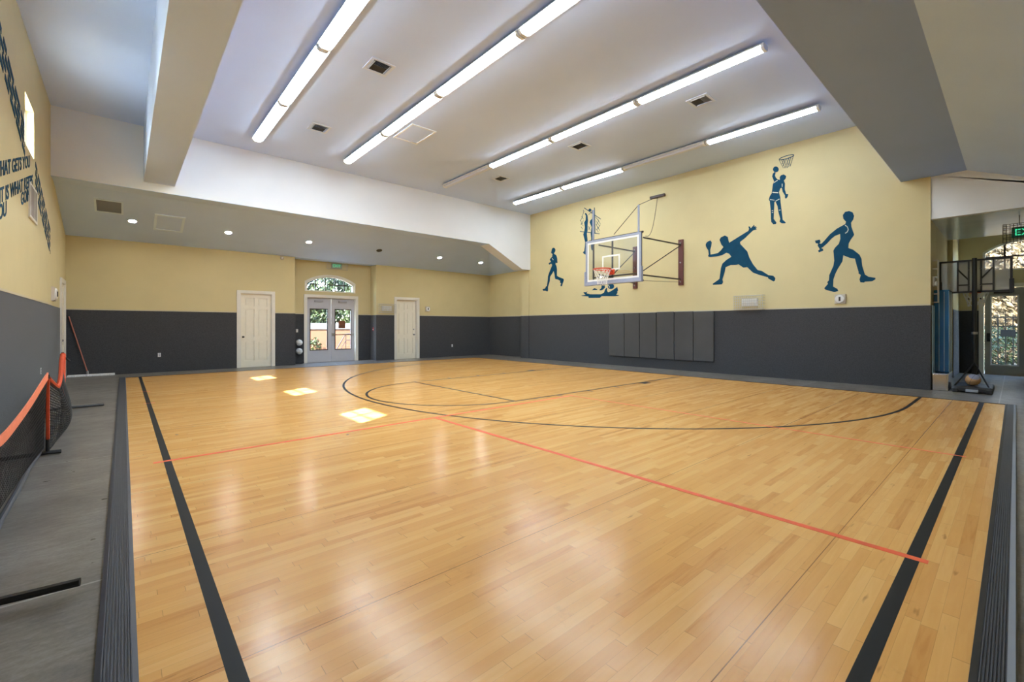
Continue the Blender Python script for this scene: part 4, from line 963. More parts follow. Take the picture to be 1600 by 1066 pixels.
# louvred wall speaker on the left wall
t = thing('wall_speaker', 'dark striped wall speaker in a white frame below the lettering', 'speaker', (XL, 11.07, 3.45))
b = mb()
for q in ((10.66, 11.48, 3.15, 3.19), (10.66, 11.48, 3.69, 3.73), (10.66, 10.7, 3.19, 3.69), (11.44, 11.48, 3.19, 3.69)): b.box(XL, XL+0.022, q[0], q[1], q[2], q[3])
b.build('frame', M['trim'], t)
mb().box(XL, XL+0.02, 10.7, 11.44, 3.19, 3.69).build('grille_cloth', M['darkmetal'], t)
b = mb()
for k in range(5): y = 10.8+k*0.135; b.box(XL+0.02, XL+0.024, y-0.02, y+0.02, 3.19, 3.69)
b.build('bar', M['beige_plastic'], t)
MURAL = {'runner':{'polys':[[[12.3,4.265],[12.314,4.22],[12.329,4.15],[12.399,4.117],[12.456,4.051],[12.385,3.95],[12.485,3.93],[12.528,3.893],[12.471,3.846],[12.414,3.881],[12.343,3.863],[12.329,3.8],[12.471,3.566],[12.557,3.387],[12.571,3.243],[12.615,2.997],[12.673,2.98],[12.716,2.899],[12.869,2.878],[12.834,2.812],[12.687,2.803],[12.6,2.767],[12.557,2.806],[12.557,2.951],[12.456,3.193],[12.442,3.357],[12.314,3.49],[12.244,3.576],[12.202,3.46],[12.174,3.294],[12.146,3.24],[12.008,3.209],[11.885,3.149],[11.899,3.089],[11.839,3.044],[11.877,2.966],[11.844,2.928],[11.79,2.94],[11.763,3.019],[11.696,3.154],[11.71,3.215],[11.953,3.306],[12.069,3.366],[12.063,3.61],[12.091,3.755],[12.146,3.842],[12.124,3.901],[12.077,3.866],[12.036,3.881],[12.049,4.056],[12.091,4.172],[12.146,4.22],[12.216,4.255],[12.216,4.29],[12.16,4.344],[12.146,4.414],[12.188,4.485],[12.258,4.51],[12.329,4.489],[12.354,4.42],[12.382,4.331],[12.357,4.287]]],'pale':[[[12.339,4.094],[12.268,4.014],[12.248,4.022],[12.318,4.102]]]},'volleyball':{'polys':[[[10.629,5.596],[10.561,5.556],[10.515,5.467],[10.493,5.284],[10.515,5.109],[10.515,4.912],[10.549,4.81],[10.515,4.554],[10.572,4.366],[10.606,4.137],[10.561,4.077],[10.583,4.017],[10.71,4.087],[10.733,4.144],[10.675,4.164],[10.641,4.357],[10.629,4.499],[10.721,4.801],[10.675,4.902],[10.641,5.058],[10.675,5.244],[10.606,5.322],[10.595,5.481],[10.641,5.562]],[[10.302,5.639],[10.257,5.577],[10.257,5.418],[10.235,5.237],[10.213,5.022],[10.235,4.831],[10.257,4.694],[10.235,4.584],[10.28,4.325],[10.268,4.147],[10.324,4.163],[10.358,4.283],[10.346,4.601],[10.369,4.782],[10.324,5.005],[10.414,5.198],[10.391,5.265],[10.302,5.32],[10.291,5.477],[10.324,5.59]],[[10.335,5.646],[10.338,5.63],[10.348,5.617],[10.363,5.608],[10.382,5.604],[10.402,5.605],[10.423,5.612],[10.442,5.623],[10.457,5.638],[10.467,5.655],[10.47,5.672],[10.467,5.688],[10.457,5.701],[10.442,5.71],[10.423,5.714],[10.402,5.712],[10.382,5.705],[10.363,5.694],[10.348,5.679],[10.338,5.663]],[[10.684,5.785],[9.917,5.222],[9.9,5.239],[10.666,5.802]],[[10.886,4.932],[9.964,4.696],[9.96,4.722],[10.882,4.958]],[[10.212,5.709],[10.186,4.753],[10.153,4.748],[10.179,5.703]],[[10.729,5.722],[10.694,5.625],[10.679,5.625],[10.714,5.722]],[[10.809,5.5],[10.716,5.374],[10.703,5.379],[10.796,5.505]],[[10.879,5.368],[10.763,5.202],[10.749,5.207],[10.866,5.372]],[[10.832,5.231],[10.727,5.123],[10.715,5.129],[10.82,5.238]],[[10.832,5.105],[10.751,5.001],[10.738,5.006],[10.819,5.11]],[[10.694,5.682],[10.787,5.465],[10.771,5.459],[10.679,5.676]],[[10.763,5.48],[10.868,5.336],[10.854,5.327],[10.749,5.471]],[[10.717,5.327],[10.844,5.187],[10.83,5.178],[10.703,5.318]],[[10.153,5.36],[10.022,5.196],[10.01,5.201],[10.141,5.365]],[[10.045,5.253],[9.926,5.04],[9.913,5.043],[10.031,5.256]],[[10.142,5.217],[9.968,4.994],[9.956,4.999],[10.13,5.222]],[[10.132,5.093],[10.023,4.899],[10.01,4.903],[10.118,5.096]],[[10.066,4.994],[9.958,4.819],[9.945,4.822],[10.053,4.998]],[[10.131,4.917],[10.023,4.776],[10.01,4.781],[10.119,4.922]],[[10.001,5.198],[10.11,5.06],[10.097,5.052],[9.988,5.19]],[[9.947,5.015],[10.088,4.881],[10.075,4.872],[9.935,5.006]],[[10.465,5.488],[10.364,5.54],[10.374,5.551],[10.475,5.499]],[[10.5,5.086],[10.398,4.908],[10.384,4.911],[10.485,5.089]],[[10.398,5.056],[10.477,4.944],[10.463,4.937],[10.384,5.048]]],'pale':[]},'swimmer':{'polys':[[[10.803,2.516],[10.611,2.526],[10.716,2.622],[10.697,2.635],[10.611,2.623],[10.507,2.654],[10.554,2.612],[10.554,2.582],[10.385,2.536],[9.91,2.51],[9.768,2.56],[9.724,2.658],[9.645,2.739],[9.625,2.709],[9.637,2.638],[9.593,2.564],[9.456,2.599],[9.303,2.674],[9.202,2.731],[9.161,2.602],[9.202,2.563],[9.185,2.52],[9.244,2.46],[9.111,2.432],[9.161,2.414],[9.303,2.407],[9.874,2.44],[9.946,2.382],[10.46,2.403],[10.478,2.459],[10.803,2.495]],[[9.874,2.826],[9.733,2.816],[9.724,2.744],[9.803,2.677],[9.892,2.651],[9.982,2.667],[9.91,2.706],[9.874,2.754]],[[10.31,2.679],[10.2,2.753],[10.072,2.701],[10.072,2.679],[10.2,2.687]],[[9.331,2.76],[9.338,2.73],[9.357,2.704],[9.386,2.684],[9.423,2.672],[9.464,2.67],[9.505,2.678],[9.543,2.694],[9.573,2.718],[9.592,2.747],[9.599,2.778],[9.592,2.809],[9.573,2.835],[9.543,2.855],[9.505,2.867],[9.464,2.869],[9.423,2.861],[9.386,2.844],[9.357,2.82],[9.338,2.791]]],'pale':[[[9.578,2.808],[9.526,2.726],[9.505,2.734],[9.557,2.816]]]},'racket':{'polys':[[[5.39,3.736],[5.232,3.815],[5.0,3.931],[4.877,3.991],[4.859,4.038],[4.877,4.111],[4.84,4.104],[4.812,4.05],[4.729,4.135],[4.72,4.104],[4.738,4.077],[4.665,4.094],[4.701,4.061],[4.65,4.047],[4.692,4.03],[4.655,4.0],[4.756,3.982],[4.849,3.907],[4.962,3.805],[5.096,3.714],[5.086,3.652],[4.906,3.427],[4.849,3.241],[4.756,3.053],[4.637,2.883],[4.538,2.854],[4.369,2.722],[4.255,2.697],[4.203,2.632],[4.212,2.566],[4.246,2.543],[4.369,2.626],[4.386,2.666],[4.61,2.753],[4.756,2.825],[4.906,2.989],[5.01,2.989],[5.135,3.092],[5.213,3.084],[5.35,3.095],[5.491,3.047],[5.521,2.905],[5.582,2.703],[5.562,2.619],[5.603,2.563],[5.852,2.566],[5.862,2.599],[5.695,2.702],[5.664,2.731],[5.623,3.04],[5.582,3.16],[5.471,3.252],[5.331,3.328],[5.39,3.417],[5.471,3.458],[5.592,3.4],[5.758,3.389],[5.947,3.39],[5.994,3.417],[5.994,3.46],[5.926,3.462],[5.716,3.478],[5.633,3.541],[5.552,3.634],[5.613,3.715],[5.664,3.858],[5.623,3.925],[5.511,3.96],[5.43,3.906],[5.41,3.8]],[[5.99,3.863],[5.926,3.879],[5.894,3.818],[5.905,3.703],[5.937,3.601],[5.926,3.455],[5.977,3.453],[5.99,3.587],[6.054,3.702],[6.07,3.768],[6.044,3.828]]],'pale':[]},'basketball':{'polys':[[[4.225,5.444],[4.197,5.427],[4.212,5.348],[4.188,5.28],[4.141,5.227],[4.095,5.205],[4.101,5.278],[4.067,5.321],[4.003,5.325],[3.949,5.27],[3.958,5.212],[4.003,5.162],[3.976,5.084],[3.98,4.932],[3.949,4.803],[3.899,4.791],[3.913,4.723],[3.949,4.68],[3.976,4.697],[3.976,4.768],[4.031,4.882],[4.049,4.989],[4.086,4.977],[4.119,4.882],[4.086,4.751],[4.08,4.627],[4.058,4.417],[4.04,4.25],[4.031,4.146],[3.958,4.062],[3.967,4.037],[4.049,4.051],[4.104,4.108],[4.086,4.176],[4.132,4.37],[4.15,4.518],[4.197,4.652],[4.225,4.657],[4.234,4.452],[4.244,4.205],[4.178,4.1],[4.188,4.061],[4.253,4.062],[4.3,4.132],[4.31,4.217],[4.314,4.426],[4.338,4.702],[4.363,4.739],[4.338,4.827],[4.291,4.9],[4.263,5.122],[4.234,5.198],[4.281,5.345],[4.263,5.413]],[[4.123,5.49],[4.126,5.467],[4.136,5.448],[4.151,5.436],[4.17,5.43],[4.191,5.432],[4.213,5.441],[4.232,5.457],[4.247,5.478],[4.257,5.502],[4.261,5.526],[4.257,5.549],[4.247,5.568],[4.232,5.581],[4.213,5.587],[4.191,5.584],[4.17,5.575],[4.151,5.559],[4.136,5.538],[4.126,5.514]],[[3.776,5.773],[3.785,5.758],[3.772,5.745],[3.763,5.76]],[[3.783,5.76],[3.817,5.746],[3.808,5.728],[3.774,5.743]],[[3.816,5.746],[3.869,5.735],[3.862,5.716],[3.809,5.728]],[[3.868,5.735],[3.933,5.728],[3.928,5.709],[3.863,5.716]],[[3.932,5.728],[3.999,5.727],[3.995,5.708],[3.928,5.709]],[[3.999,5.727],[4.057,5.731],[4.055,5.712],[3.996,5.708]],[[4.056,5.731],[4.098,5.741],[4.097,5.722],[4.056,5.712]],[[4.094,5.739],[4.111,5.753],[4.118,5.738],[4.101,5.724]],[[4.107,5.739],[4.098,5.754],[4.112,5.768],[4.122,5.752]],[[4.1,5.752],[4.065,5.766],[4.074,5.785],[4.109,5.77]],[[4.066,5.766],[4.012,5.778],[4.019,5.796],[4.073,5.785]],[[4.013,5.778],[3.947,5.784],[3.952,5.803],[4.018,5.797]],[[3.947,5.784],[3.881,5.785],[3.885,5.804],[3.952,5.803]],[[3.882,5.786],[3.824,5.781],[3.827,5.799],[3.884,5.804]],[[3.825,5.781],[3.786,5.771],[3.786,5.789],[3.826,5.799]],[[3.789,5.773],[3.773,5.759],[3.766,5.774],[3.782,5.787]],[[4.118,5.733],[4.017,5.49],[4.008,5.492],[4.109,5.735]],[[4.062,5.728],[3.98,5.48],[3.972,5.482],[4.054,5.729]],[[4.008,5.723],[3.935,5.473],[3.927,5.474],[3.999,5.724]],[[3.944,5.726],[3.899,5.49],[3.891,5.49],[3.936,5.726]],[[3.89,5.721],[3.864,5.511],[3.855,5.51],[3.882,5.72]],[[3.783,5.753],[3.863,5.493],[3.855,5.488],[3.775,5.747]],[[3.837,5.738],[3.926,5.48],[3.918,5.474],[3.828,5.732]],[[3.89,5.723],[3.98,5.488],[3.972,5.482],[3.882,5.717]],[[3.953,5.721],[4.026,5.558],[4.017,5.552],[3.945,5.715]],[[4.008,5.726],[4.044,5.614],[4.036,5.608],[3.999,5.72]]],'pale':[[[4.273,4.9],[4.138,4.862],[4.137,4.89],[4.271,4.929]],[[4.334,4.731],[4.224,4.69],[4.222,4.706],[4.331,4.747]],[[4.193,4.66],[4.101,4.696],[4.108,4.712],[4.201,4.676]],[[4.23,5.158],[4.146,5.2],[4.155,5.217],[4.239,5.176]],[[4.048,5.091],[4.048,5.009],[4.032,5.005],[4.032,5.087]],[[4.287,4.424],[4.253,4.418],[4.253,4.432],[4.287,4.439]],[[4.287,4.376],[4.253,4.37],[4.253,4.384],[4.287,4.391]],[[4.118,4.406],[4.076,4.401],[4.077,4.416],[4.12,4.42]]]},'dumbbell':{'polys':[[[2.692,3.799],[2.678,3.85],[2.731,3.935],[2.74,4.023],[2.696,4.09],[2.617,4.097],[2.548,4.051],[2.522,3.961],[2.539,3.879],[2.582,3.812],[2.574,3.714],[2.522,3.525],[2.531,3.494],[2.582,3.416],[2.626,3.326],[2.634,3.22],[2.539,3.165],[2.42,3.033],[2.383,2.934],[2.369,2.764],[2.319,2.559],[2.253,2.501],[2.13,2.466],[2.125,2.433],[2.187,2.392],[2.319,2.392],[2.336,2.372],[2.403,2.383],[2.42,2.452],[2.394,2.555],[2.437,2.591],[2.437,2.633],[2.471,2.774],[2.505,2.948],[2.608,2.981],[2.731,3.056],[2.749,2.911],[2.838,2.746],[2.892,2.621],[2.928,2.492],[2.933,2.318],[2.847,2.257],[2.829,2.202],[2.91,2.185],[3.001,2.216],[3.103,2.262],[3.112,2.296],[3.038,2.391],[3.053,2.436],[3.019,2.478],[3.01,2.609],[2.928,2.821],[2.91,2.95],[2.928,3.194],[2.892,3.265],[2.82,3.343],[2.788,3.458],[2.793,3.578],[2.892,3.549],[2.964,3.495],[3.056,3.387],[3.136,3.314],[3.178,3.288],[3.144,3.266],[3.134,3.22],[3.225,3.187],[3.244,3.234],[3.206,3.263],[3.225,3.303],[3.253,3.359],[3.24,3.408],[3.291,3.424],[3.31,3.49],[3.206,3.502],[3.191,3.439],[3.221,3.41],[3.178,3.393],[3.112,3.461],[3.001,3.599],[2.856,3.718]]],'pale':[[[2.7,3.764],[2.656,3.72],[2.647,3.735],[2.691,3.779]],[[2.659,3.725],[2.64,3.658],[2.625,3.662],[2.644,3.729]],[[2.64,3.665],[2.659,3.61],[2.645,3.6],[2.625,3.655]],[[2.656,3.614],[2.697,3.586],[2.688,3.568],[2.647,3.596]]]}}
# ---------------------------------------------------------------- mural figures on the mural wall
mur = {'runner': ('running_figure', 'teal painted runner silhouette, farthest left on the mural wall'),
       'volleyball': ('volleyball_figures', 'teal painted pair of volleyball players reaching at a net behind the backboard'),
       'swimmer': ('swimmer_figure', 'teal painted swimmer in waves just below the wall backboard'),
       'racket': ('racket_player_figure', 'teal painted lunging racket player right of the wall backboard'),
       'basketball': ('basketball_player_figure', 'teal painted basketball player shooting at a small hoop, high on the wall'),
       'dumbbell': ('dumbbell_figure', 'teal painted striding figure swinging a dumbbell, farthest right on the mural wall')}
for k, (nm, lab) in mur.items():
    b = mb()
    for i, p in enumerate(MURAL[k]['polys']): b.prism(p, lambda u, v, w: (XR-0.002-w, u, v), 0.004+0.0004*(i % 3))
    o = tag(b.build(nm, M['teal']), lab, 'mural')
    if MURAL[k]['pale']:
        b = mb()
        for p in MURAL[k]['pale']: b.prism(p, lambda u, v, w: (XR-0.005-w, u, v), 0.004)
        b.build('pale_outline', M['pale_teal'], o)

# lettering on the left wall
def wall_words(rows, y0, z0, slope, size, squeeze, name, label):
    b = mb()
    for k, (txt, yend, zend) in enumerate(rows):
        vs_, fs_ = text_mesh(txt, size, 0.0015, 0.006)
        mx = max(v[0] for v in vs_)
        pts = []
        for v in vs_:
            u = (v[0]-mx)*squeeze; pts.append((XL+0.004+v[2], yend+u, zend+u*slope+v[1]))
        b.add(pts, fs_)
    return tag(b.build(name, M['teal']), label, 'wall lettering')
wall_words([('MOTIVATION IS WHAT GETS YOU', 10.8, 4.0), ('STARTED HABIT IS WHAT KEEPS', 11.1, 3.76), ('YOU', 8.84, 2.83), ('GOING', 11.05, 3.54)], 0, 0, 0.32, 0.27, 1.25, 'painted_slogan', 'teal slogan painted in three rising lines on the left wall')
rnd = random.Random(5)
def dash_band(p0, p1, rows, h, gap, name, label, taper):
    b = mb(); L = p1[0]-p0[0]; sl = (p1[1]-p0[1])/L
    for r in range(rows):
        y = p0[0]+taper[0]*r; yend = p1[0]-taper[1]*r
        while y < yend:
            l = rnd.uniform(0.2, 0.42); y2 = min(y+l, yend)
            zt = p0[1]+(y-p0[0])*sl-r*gap; zt2 = p0[1]+(y2-p0[0])*sl-r*gap
            b.prism([(y, zt), (y2, zt2), (y2-0.02, zt2-h), (y-0.02, zt-h)], lambda u, v, w: (XL+0.002+w, u, v), 0.004)
            y = y2+rnd.uniform(0.08, 0.13)
    return tag(b.build(name, M['teal']), label, 'wall lettering')
dash_band((7.2, 5.62), (10.25, 4.53), 4, 0.085, 0.132, 'painted_letter_band', 'slanting band of teal painted marks beside the high window', (0, -0.02))
dash_band((11.42, 4.26), (13.5, 3.42), 4, 0.088, 0.15, 'painted_letter_band', 'slanting band of teal painted marks beyond the wall speaker', (0.0, 0.0))

# ---------------------------------------------------------------- wall pads
pads = [(9.51, 8.87), (8.87, 8.27), (8.27, 7.65), (7.65, 7.04), (7.04, 6.42), (6.42, 5.80)]
ordn = ['farthest left', 'second from the left', 'third from the left', 'fourth from the left', 'fifth from the left', 'farthest right']
for i, (a, c) in enumerate(pads):
    dz = [0, 0.0, 0.0, 0.012, 0.008, 0.0][i]
    t = thing('wall_pad', 'charcoal vinyl wall pad, %s of the six under the backboard' % ordn[i], 'wall pad', (XR-0.012, (a+c)/2, 0.31), 'wall pads under the backboard')
    mb().bbox(XR-0.07, XR-0.02, c+0.006, a-0.006, 0.31-dz, 1.80+dz, 0.018).build('padding', M['mat_vinyl'], t, smooth=False)
    mb().box(XR-0.02, XR-0.0125, c+0.01, a-0.01, 0.315, 1.79).build('backing_board', M['blackmetal'], t)

# ---------------------------------------------------------------- wall mounted basketball hoop
XBB = 10.3; YC = 7.49; Y0, Y1 = 6.56, 8.42; Z0, Z1 = 2.6, 3.86
t = thing('wall_basketball_hoop', 'glass backboard with orange rim on dark struts fixed to the mural wall', 'basketball hoop', (XR, 7.64, 3.3))
bd = mb().box(XBB+0.012, XBB+0.022, Y0+0.05, Y1-0.05, Z0+0.05, Z1-0.05).build('backboard', M['acrylic'], t)
b = mb()
for q in ((Y0, Y1, Z1-0.055, Z1), (Y0, Y1, Z0, Z0+0.055), (Y0, Y0+0.055, Z0+0.055, Z1-0.055), (Y1-0.055, Y1, Z0+0.055, Z1-0.055)): b.box(XBB, XBB+0.045, q[0], q[1], q[2], q[3])
b.build('board_frame', M['padding'], bd)
b = mb()
for q in ((Y0+0.06, Y1-0.06, Z1-0.11, Z1-0.06), (Y0+0.06, Y1-0.06, Z0+0.06, Z0+0.11), (Y0+0.06, Y0+0.11, Z0+0.11, Z1-0.11), (Y1-0.11, Y1-0.06, Z0+0.11, Z1-0.11)): b.box(XBB+0.008, XBB+0.012, q[0], q[1], q[2], q[3])
sy0, sy1, sz0, sz1 = 7.22, 7.82, 2.93, 3.36
for q in ((sy0, sy1, sz1-0.045, sz1), (sy0, sy1, sz0, sz0+0.045), (sy0, sy0+0.045, sz0+0.045, sz1-0.045), (sy1-0.045, sy1, sz0+0.045, sz1-0.045)): b.box(XBB+0.008, XBB+0.012, q[0], q[1], q[2], q[3])
b.build('target_lines', M['white_plastic'], bd)
b = mb().bbox(XBB-0.03, XBB+0.07, Y0-0.01, Y1+0.01, Z0-0.06, Z0+0.03, 0.02).bbox(XBB-0.03, XBB+0.07, Y0-0.035, Y0+0.02, Z0-0.06, Z0+0.36, 0.015).bbox(XBB-0.03, XBB+0.07, Y1-0.02, Y1+0.035, Z0-0.06, Z0+0.36, 0.015)
b.build('edge_padding', M['padding'], bd)
zr = 2.92; xr_ = 9.87; rr = 0.235
rimp = [(xr_+rr*math.cos(2*PI*i/32), YC+rr*math.sin(2*PI*i/32), zr) for i in range(32)]
rim = mb().tube(rimp, 0.017, 8, closed=True).bbox(XBB-0.02, XBB+0.008, YC-0.1, YC+0.1, zr-0.12, zr+0.03, 0.006).bbox(xr_+rr-0.01, XBB, YC-0.07, YC+0.07, zr-0.045, zr-0.005, 0.004)
rim.tube([(xr_+rr*0.75, YC-rr*0.66, zr-0.01), (XBB-0.01, YC-0.09, zr-0.1)], 0.009).tube([(xr_+rr*0.75, YC+rr*0.66, zr-0.01), (XBB-0.01, YC+0.09, zr-0.1)], 0.009)
rimo = rim.build('rim', M['rim'], t)
def hoop_net(cx, cy, z, r, parent, n=12, depth=0.42, cord=0.0045):
    b = mb(); lv = [(0, r), (0.1, r*0.86), (0.2, r*0.7), (0.3, r*0.58), (depth, r*0.55)]
    for k in range(n):
        for s in (-1, 1):
            pts = [(cx+R*math.cos(2*PI*(k+s*0.5*i)/n), cy+R*math.sin(2*PI*(k+s*0.5*i)/n), z-d) for i, (d, R) in enumerate(lv)]
            b.tube(pts, cord, 4)
    return b.build('net', M['netwhite'], parent)
hoop_net(xr_, YC, zr, rr, t)
P = lambda y, z, x: (x, y, z)
XB2 = XBB+0.12
b = mb()
for y in (Y1-0.2, 7.55, 6.62): b.tube([(XB2, y, Z0-0.02), (XB2, y, Z1+0.02)], 0.026, 8)
for z in (Z1+0.02, Z0-0.02): b.tube([(XB2, Y0-0.0, z), (XB2, Y1-0.05, z)], 0.026, 8)
b.tube([(XB2, 6.62, 2.78), (XB2, Y1-0.2, 2.78)], 0.022, 8)
for y in (6.62, Y1-0.2):
    for z in (Z1-0.08, Z0+0.08): b.tube([(XBB+0.03, y, z), (XB2, y, z)], 0.02, 6)
b.build('mounting_frame', M['darkmetal'], t)
for y in (6.72, 8.25): mb().tube([(XB2, y-0.02, Z1-0.05), (XB2, y-0.02, 4.62 if y < 7 else 4.78)], 0.028, 8).build('upright_tube', M['padding'], t)
for yw, yf in ((6.83, 6.55), (8.46, 8.02)):
    top = mb().tube([(XB2, yf, 3.72), (XR-0.06, yw, 3.87)], 0.022, 8)
    top.build('upper_arm', M['darkmetal'], t)
    mb().tube([(XB2, yf, 2.72 if yw < 7 else 2.86), (XR-0.06, yw, 2.8)], 0.022, 8).build('lower_arm', M['darkmetal'], t)
    mb().tube([(XR-0.06, yw, 3.85), (XB2, yf if yw < 7 else 7.5, 2.84)], 0.014, 8).build('diagonal_brace', M['darkmetal'], t)
    pl = mb().box(XR-0.06, XR, yw-0.075, yw+0.075, 2.62, 4.03).build('wall_plate', M['maroon'], t)
    for z in (2.72, 3.32, 3.92): mb().lathe([(0.022, 0), (0.022, -0.02), (0.01, -0.03)], (XR-0.06, yw, z), 'x', 8).build('bolt', M['metal'], pl)
mb().bbox(XR-0.09, XR, 7.36, 7.88, 5.5, 5.58, 0.01).build('top_anchor', M['darkmetal'], t)
mb().tube([(XB2, 7.5, 3.95), (XB2, 6.7, 4.62), (XR-0.08, 7.72, 5.5)], 0.009, 6).build('lift_cable', M['darkmetal'], t)
cp = []
for i in range(13):
    s = i/12; cp.append((XR-0.08+(XB2+0.05-XR+0.08)*s, 7.6+(6.52-7.6)*s, 5.5+(3.76-5.5)*s-0.42*math.sin(PI*s)))
mb().tube(cp, 0.008, 6).build('slack_cable', M['darkmetal'], t)
mb().tube([(XB2, 6.62, Z0-0.02), (XR-0.02, 6.85, 2.72)], 0.005, 4).build('lower_cable', M['darkmetal'], t)

# ---------------------------------------------------------------- portable hoop in the foyer opening
t = thing('portable_basketball_hoop', 'black portable basketball hoop seen from behind at the foyer opening', 'basketball hoop', (13.6, 0.59, FL))
b = mb()
b.bbox(12.95, 13.95, 0.3, 0.88, FL+0.02, FL+0.13, 0.03)
for y0_, y1_ in ((0.3, 0.4), (0.5, 0.68), (0.78, 0.88)): b.bbox(12.94, 13.96, y0_, y1_, FL, FL+0.1, 0.02)
base = b.build('base', M['rubber_dark'], t)
mb().bbox(12.935, 12.945, 0.5, 0.68, FL+0.025, FL+0.08, 0.003).build('base_label', M['grille'], base)
mb().tube([(13.85, 0.59, 0.1), (13.85, 0.59, 1.2)], 0.045, 14).build('lower_pole', M['blackmetal'], t)
mb().tube([(13.85, 0.59, 1.2), (13.85, 0.59, 2.83)], 0.04, 14).build('upper_pole', M['blackmetal'], t)
mb().lathe([(0.05, 0), (0.05, 0.05)], (13.85, 0.59, 1.18), n=14).build('pole_collar', M['metal'], t)
for y in (0.36, 0.84): mb().tube([(13.82, 0.59, 0.56), (13.1, y, 0.12)], 0.014, 8).build('base_strut', M['blackmetal'], t)
for y in (0.5, 0.68): mb().tube([(13.85, y, 1.95), (14.0, y, 1.95)], 0.015, 6).tube([(13.85, y, 2.25), (14.0, y, 2.25)], 0.015, 6).tube([(13.85, y, 2.6), (14.0, y, 2.6)], 0.015, 6).build('board_arm', M['blackmetal'], t)
bd = mb().box(14.03, 14.035, 0.06, 1.14, 2.12, 2.80).build('backboard', M['smoked'], t)
b = mb()
def fr(b, y0, y1, z0, z1, x0=14.0, x1=14.05): return b.box(x0, x1, y0, y1, z0, z1)
for q in ((0.04, 1.16, 2.78, 2.82), (0.04, 1.16, 2.09, 2.13), (0.04, 0.08, 2.13, 2.78), (1.12, 1.16, 2.13, 2.78), (0.3, 0.33, 2.13, 2.78), (0.84, 0.87, 2.13, 2.78), (0.48, 0.51, 2.09, 2.8), (0.67, 0.70, 2.09, 2.8)): fr(b, *q)
fr(b, 0.33, 0.48, 2.25, 2.28); fr(b, 0.70, 0.84, 2.25, 2.28)
b.tube([(14.01, 0.33, 2.62), (14.01, 0.5, 2.38)], 0.016, 6).tube([(14.01, 0.86, 2.62), (14.01, 0.69, 2.38)], 0.016, 6)
b.build('board_frame', M['blackmetal'], bd)
mb().bbox(13.985, 14.07, 0.02, 0.09, 2.06, 2.36, 0.01).bbox(13.985, 14.07, 1.11, 1.18, 2.06, 2.36, 0.01).build('corner_pad', M['blackmetal'], bd)
rp_ = [(14.33+0.225*math.cos(2*PI*i/28), 0.59+0.225*math.sin(2*PI*i/28), 2.16) for i in range(28)]
mb().tube(rp_, 0.011, 8, closed=True).bbox(14.05, 14.11, 0.5, 0.68, 2.08, 2.18, 0.006).build('rim', M['rim'], t)
hoop_net(14.33, 0.59, 2.16, 0.225, t, depth=0.36, cord=0.007)
# ball on its base
t = thing('basketball', 'worn tan and grey basketball resting on the black hoop base', 'ball', (13.3, 0.59, FL+0.13))
bc = Vector((13.3, 0.59, FL+0.13+0.119)); br = 0.119
bo = mb().sphere(bc, br, 28).build('ball_cover', M['ball'], t, smooth=True)
b = mb()
for k, ax in enumerate((Vector((1, 0.3, 0.2)), Vector((0.2, 1, 0.4)), Vector((-0.3, 0.3, 1)))):
    ax.normalize(); u = ax.orthogonal().normalized(); w = ax.cross(u)
    b.tube([bc+(u*math.cos(2*PI*i/36)+w*math.sin(2*PI*i/36))*(br+0.0005) for i in range(36)], 0.0028, 4, closed=True)
b.build('seam', M['rubber_dark'], bo)
b = mb(); cap = []
n = 16
for i in range(5):
    th = i*0.2
    for j in range(n):
        a = 2*PI*j/n; d = Vector((-0.55, -0.25, 0.8)).normalized(); u = d.orthogonal().normalized(); w = d.cross(u)
        cap.append(bc+(d*math.cos(th)+(u*math.cos(a)+w*math.sin(a))*math.sin(th))*(br+0.0012))
b.add(cap, [(i*n+j, i*n+(j+1) % n, (i+1)*n+(j+1) % n, (i+1)*n+j) for i in range(4) for j in range(n)]); b.build('grey_panel', M['ballblue'], bo, smooth=True)

# blue panelled cabinet in the opening
t = thing('vending_machine', 'narrow tall blue machine with pale strips on a stainless base', 'vending machine', (13.5, 1.06, FL))
mb().bbox(13.32, 13.95, 0.94, 1.185, 0.36, 2.14, 0.01).build('body', M['blue'], t)
b = mb().box(13.0, 13.32, 1.165, 1.185, 0.355, 1.8)
b.build('side_frame', M['paleblue'], t)
for y in (1.1, 1.02): mb().box(13.312, 13.32, y-0.006, y+0.006, 0.38, 2.1).build('pale_strip', M['paleblue'], t)
for x in (13.2, 13.45, 13.7): mb().box(x-0.01, x+0.01, 0.934, 0.94, 0.38, 2.1).build('pale_strip', M['paleblue'], t)
mb().bbox(12.97, 13.9, 0.93, 1.185, FL, 0.355, 0.015).build('stainless_base', M['chrome'], t)
mb().bbox(12.955, 12.97, 0.955, 1.16, 0.03, 0.33, 0.006).build('kick_panel', M['chrome'], t)

# ---------------------------------------------------------------- back wall bits
t = thing('dust_mop', 'wide white dust mop with a reddish wooden handle leaning in the back corner', 'mop', (-0.65, YB-0.12, FL))
mb().tube([(-0.735, YB-0.13, 0.1), (-1.105, YB-0.03, 1.62)], 0.014, 8).build('handle', M['handle'], t)
mb().lathe([(0.022, 0), (0.025, 0.05), (0.016, 0.09)], (-0.735, YB-0.13, 0.05), n=10).build('swivel_joint', M['metal'], t)
rnd = random.Random(3); b = mb()
for k in range(60):
    x = -1.12+k*0.0157; y = YB-0.13+rnd.uniform(-0.015, 0.015)
    b.tube([(x, y, 0.03), (x+rnd.uniform(-.01, .01), y-0.07, 0.02), (x+rnd.uniform(-.01, .01), y-0.1, FL+0.008)], 0.011, 5)
    b.tube([(x, y, 0.03), (x, y+0.05, 0.02), (x, y+0.09, FL+0.008)], 0.011, 5)
b.bbox(-1.12, -0.18, YB-0.17, YB-0.08, FL+0.005, 0.045, 0.01)
b.build('mop_head', M['mop'], t)
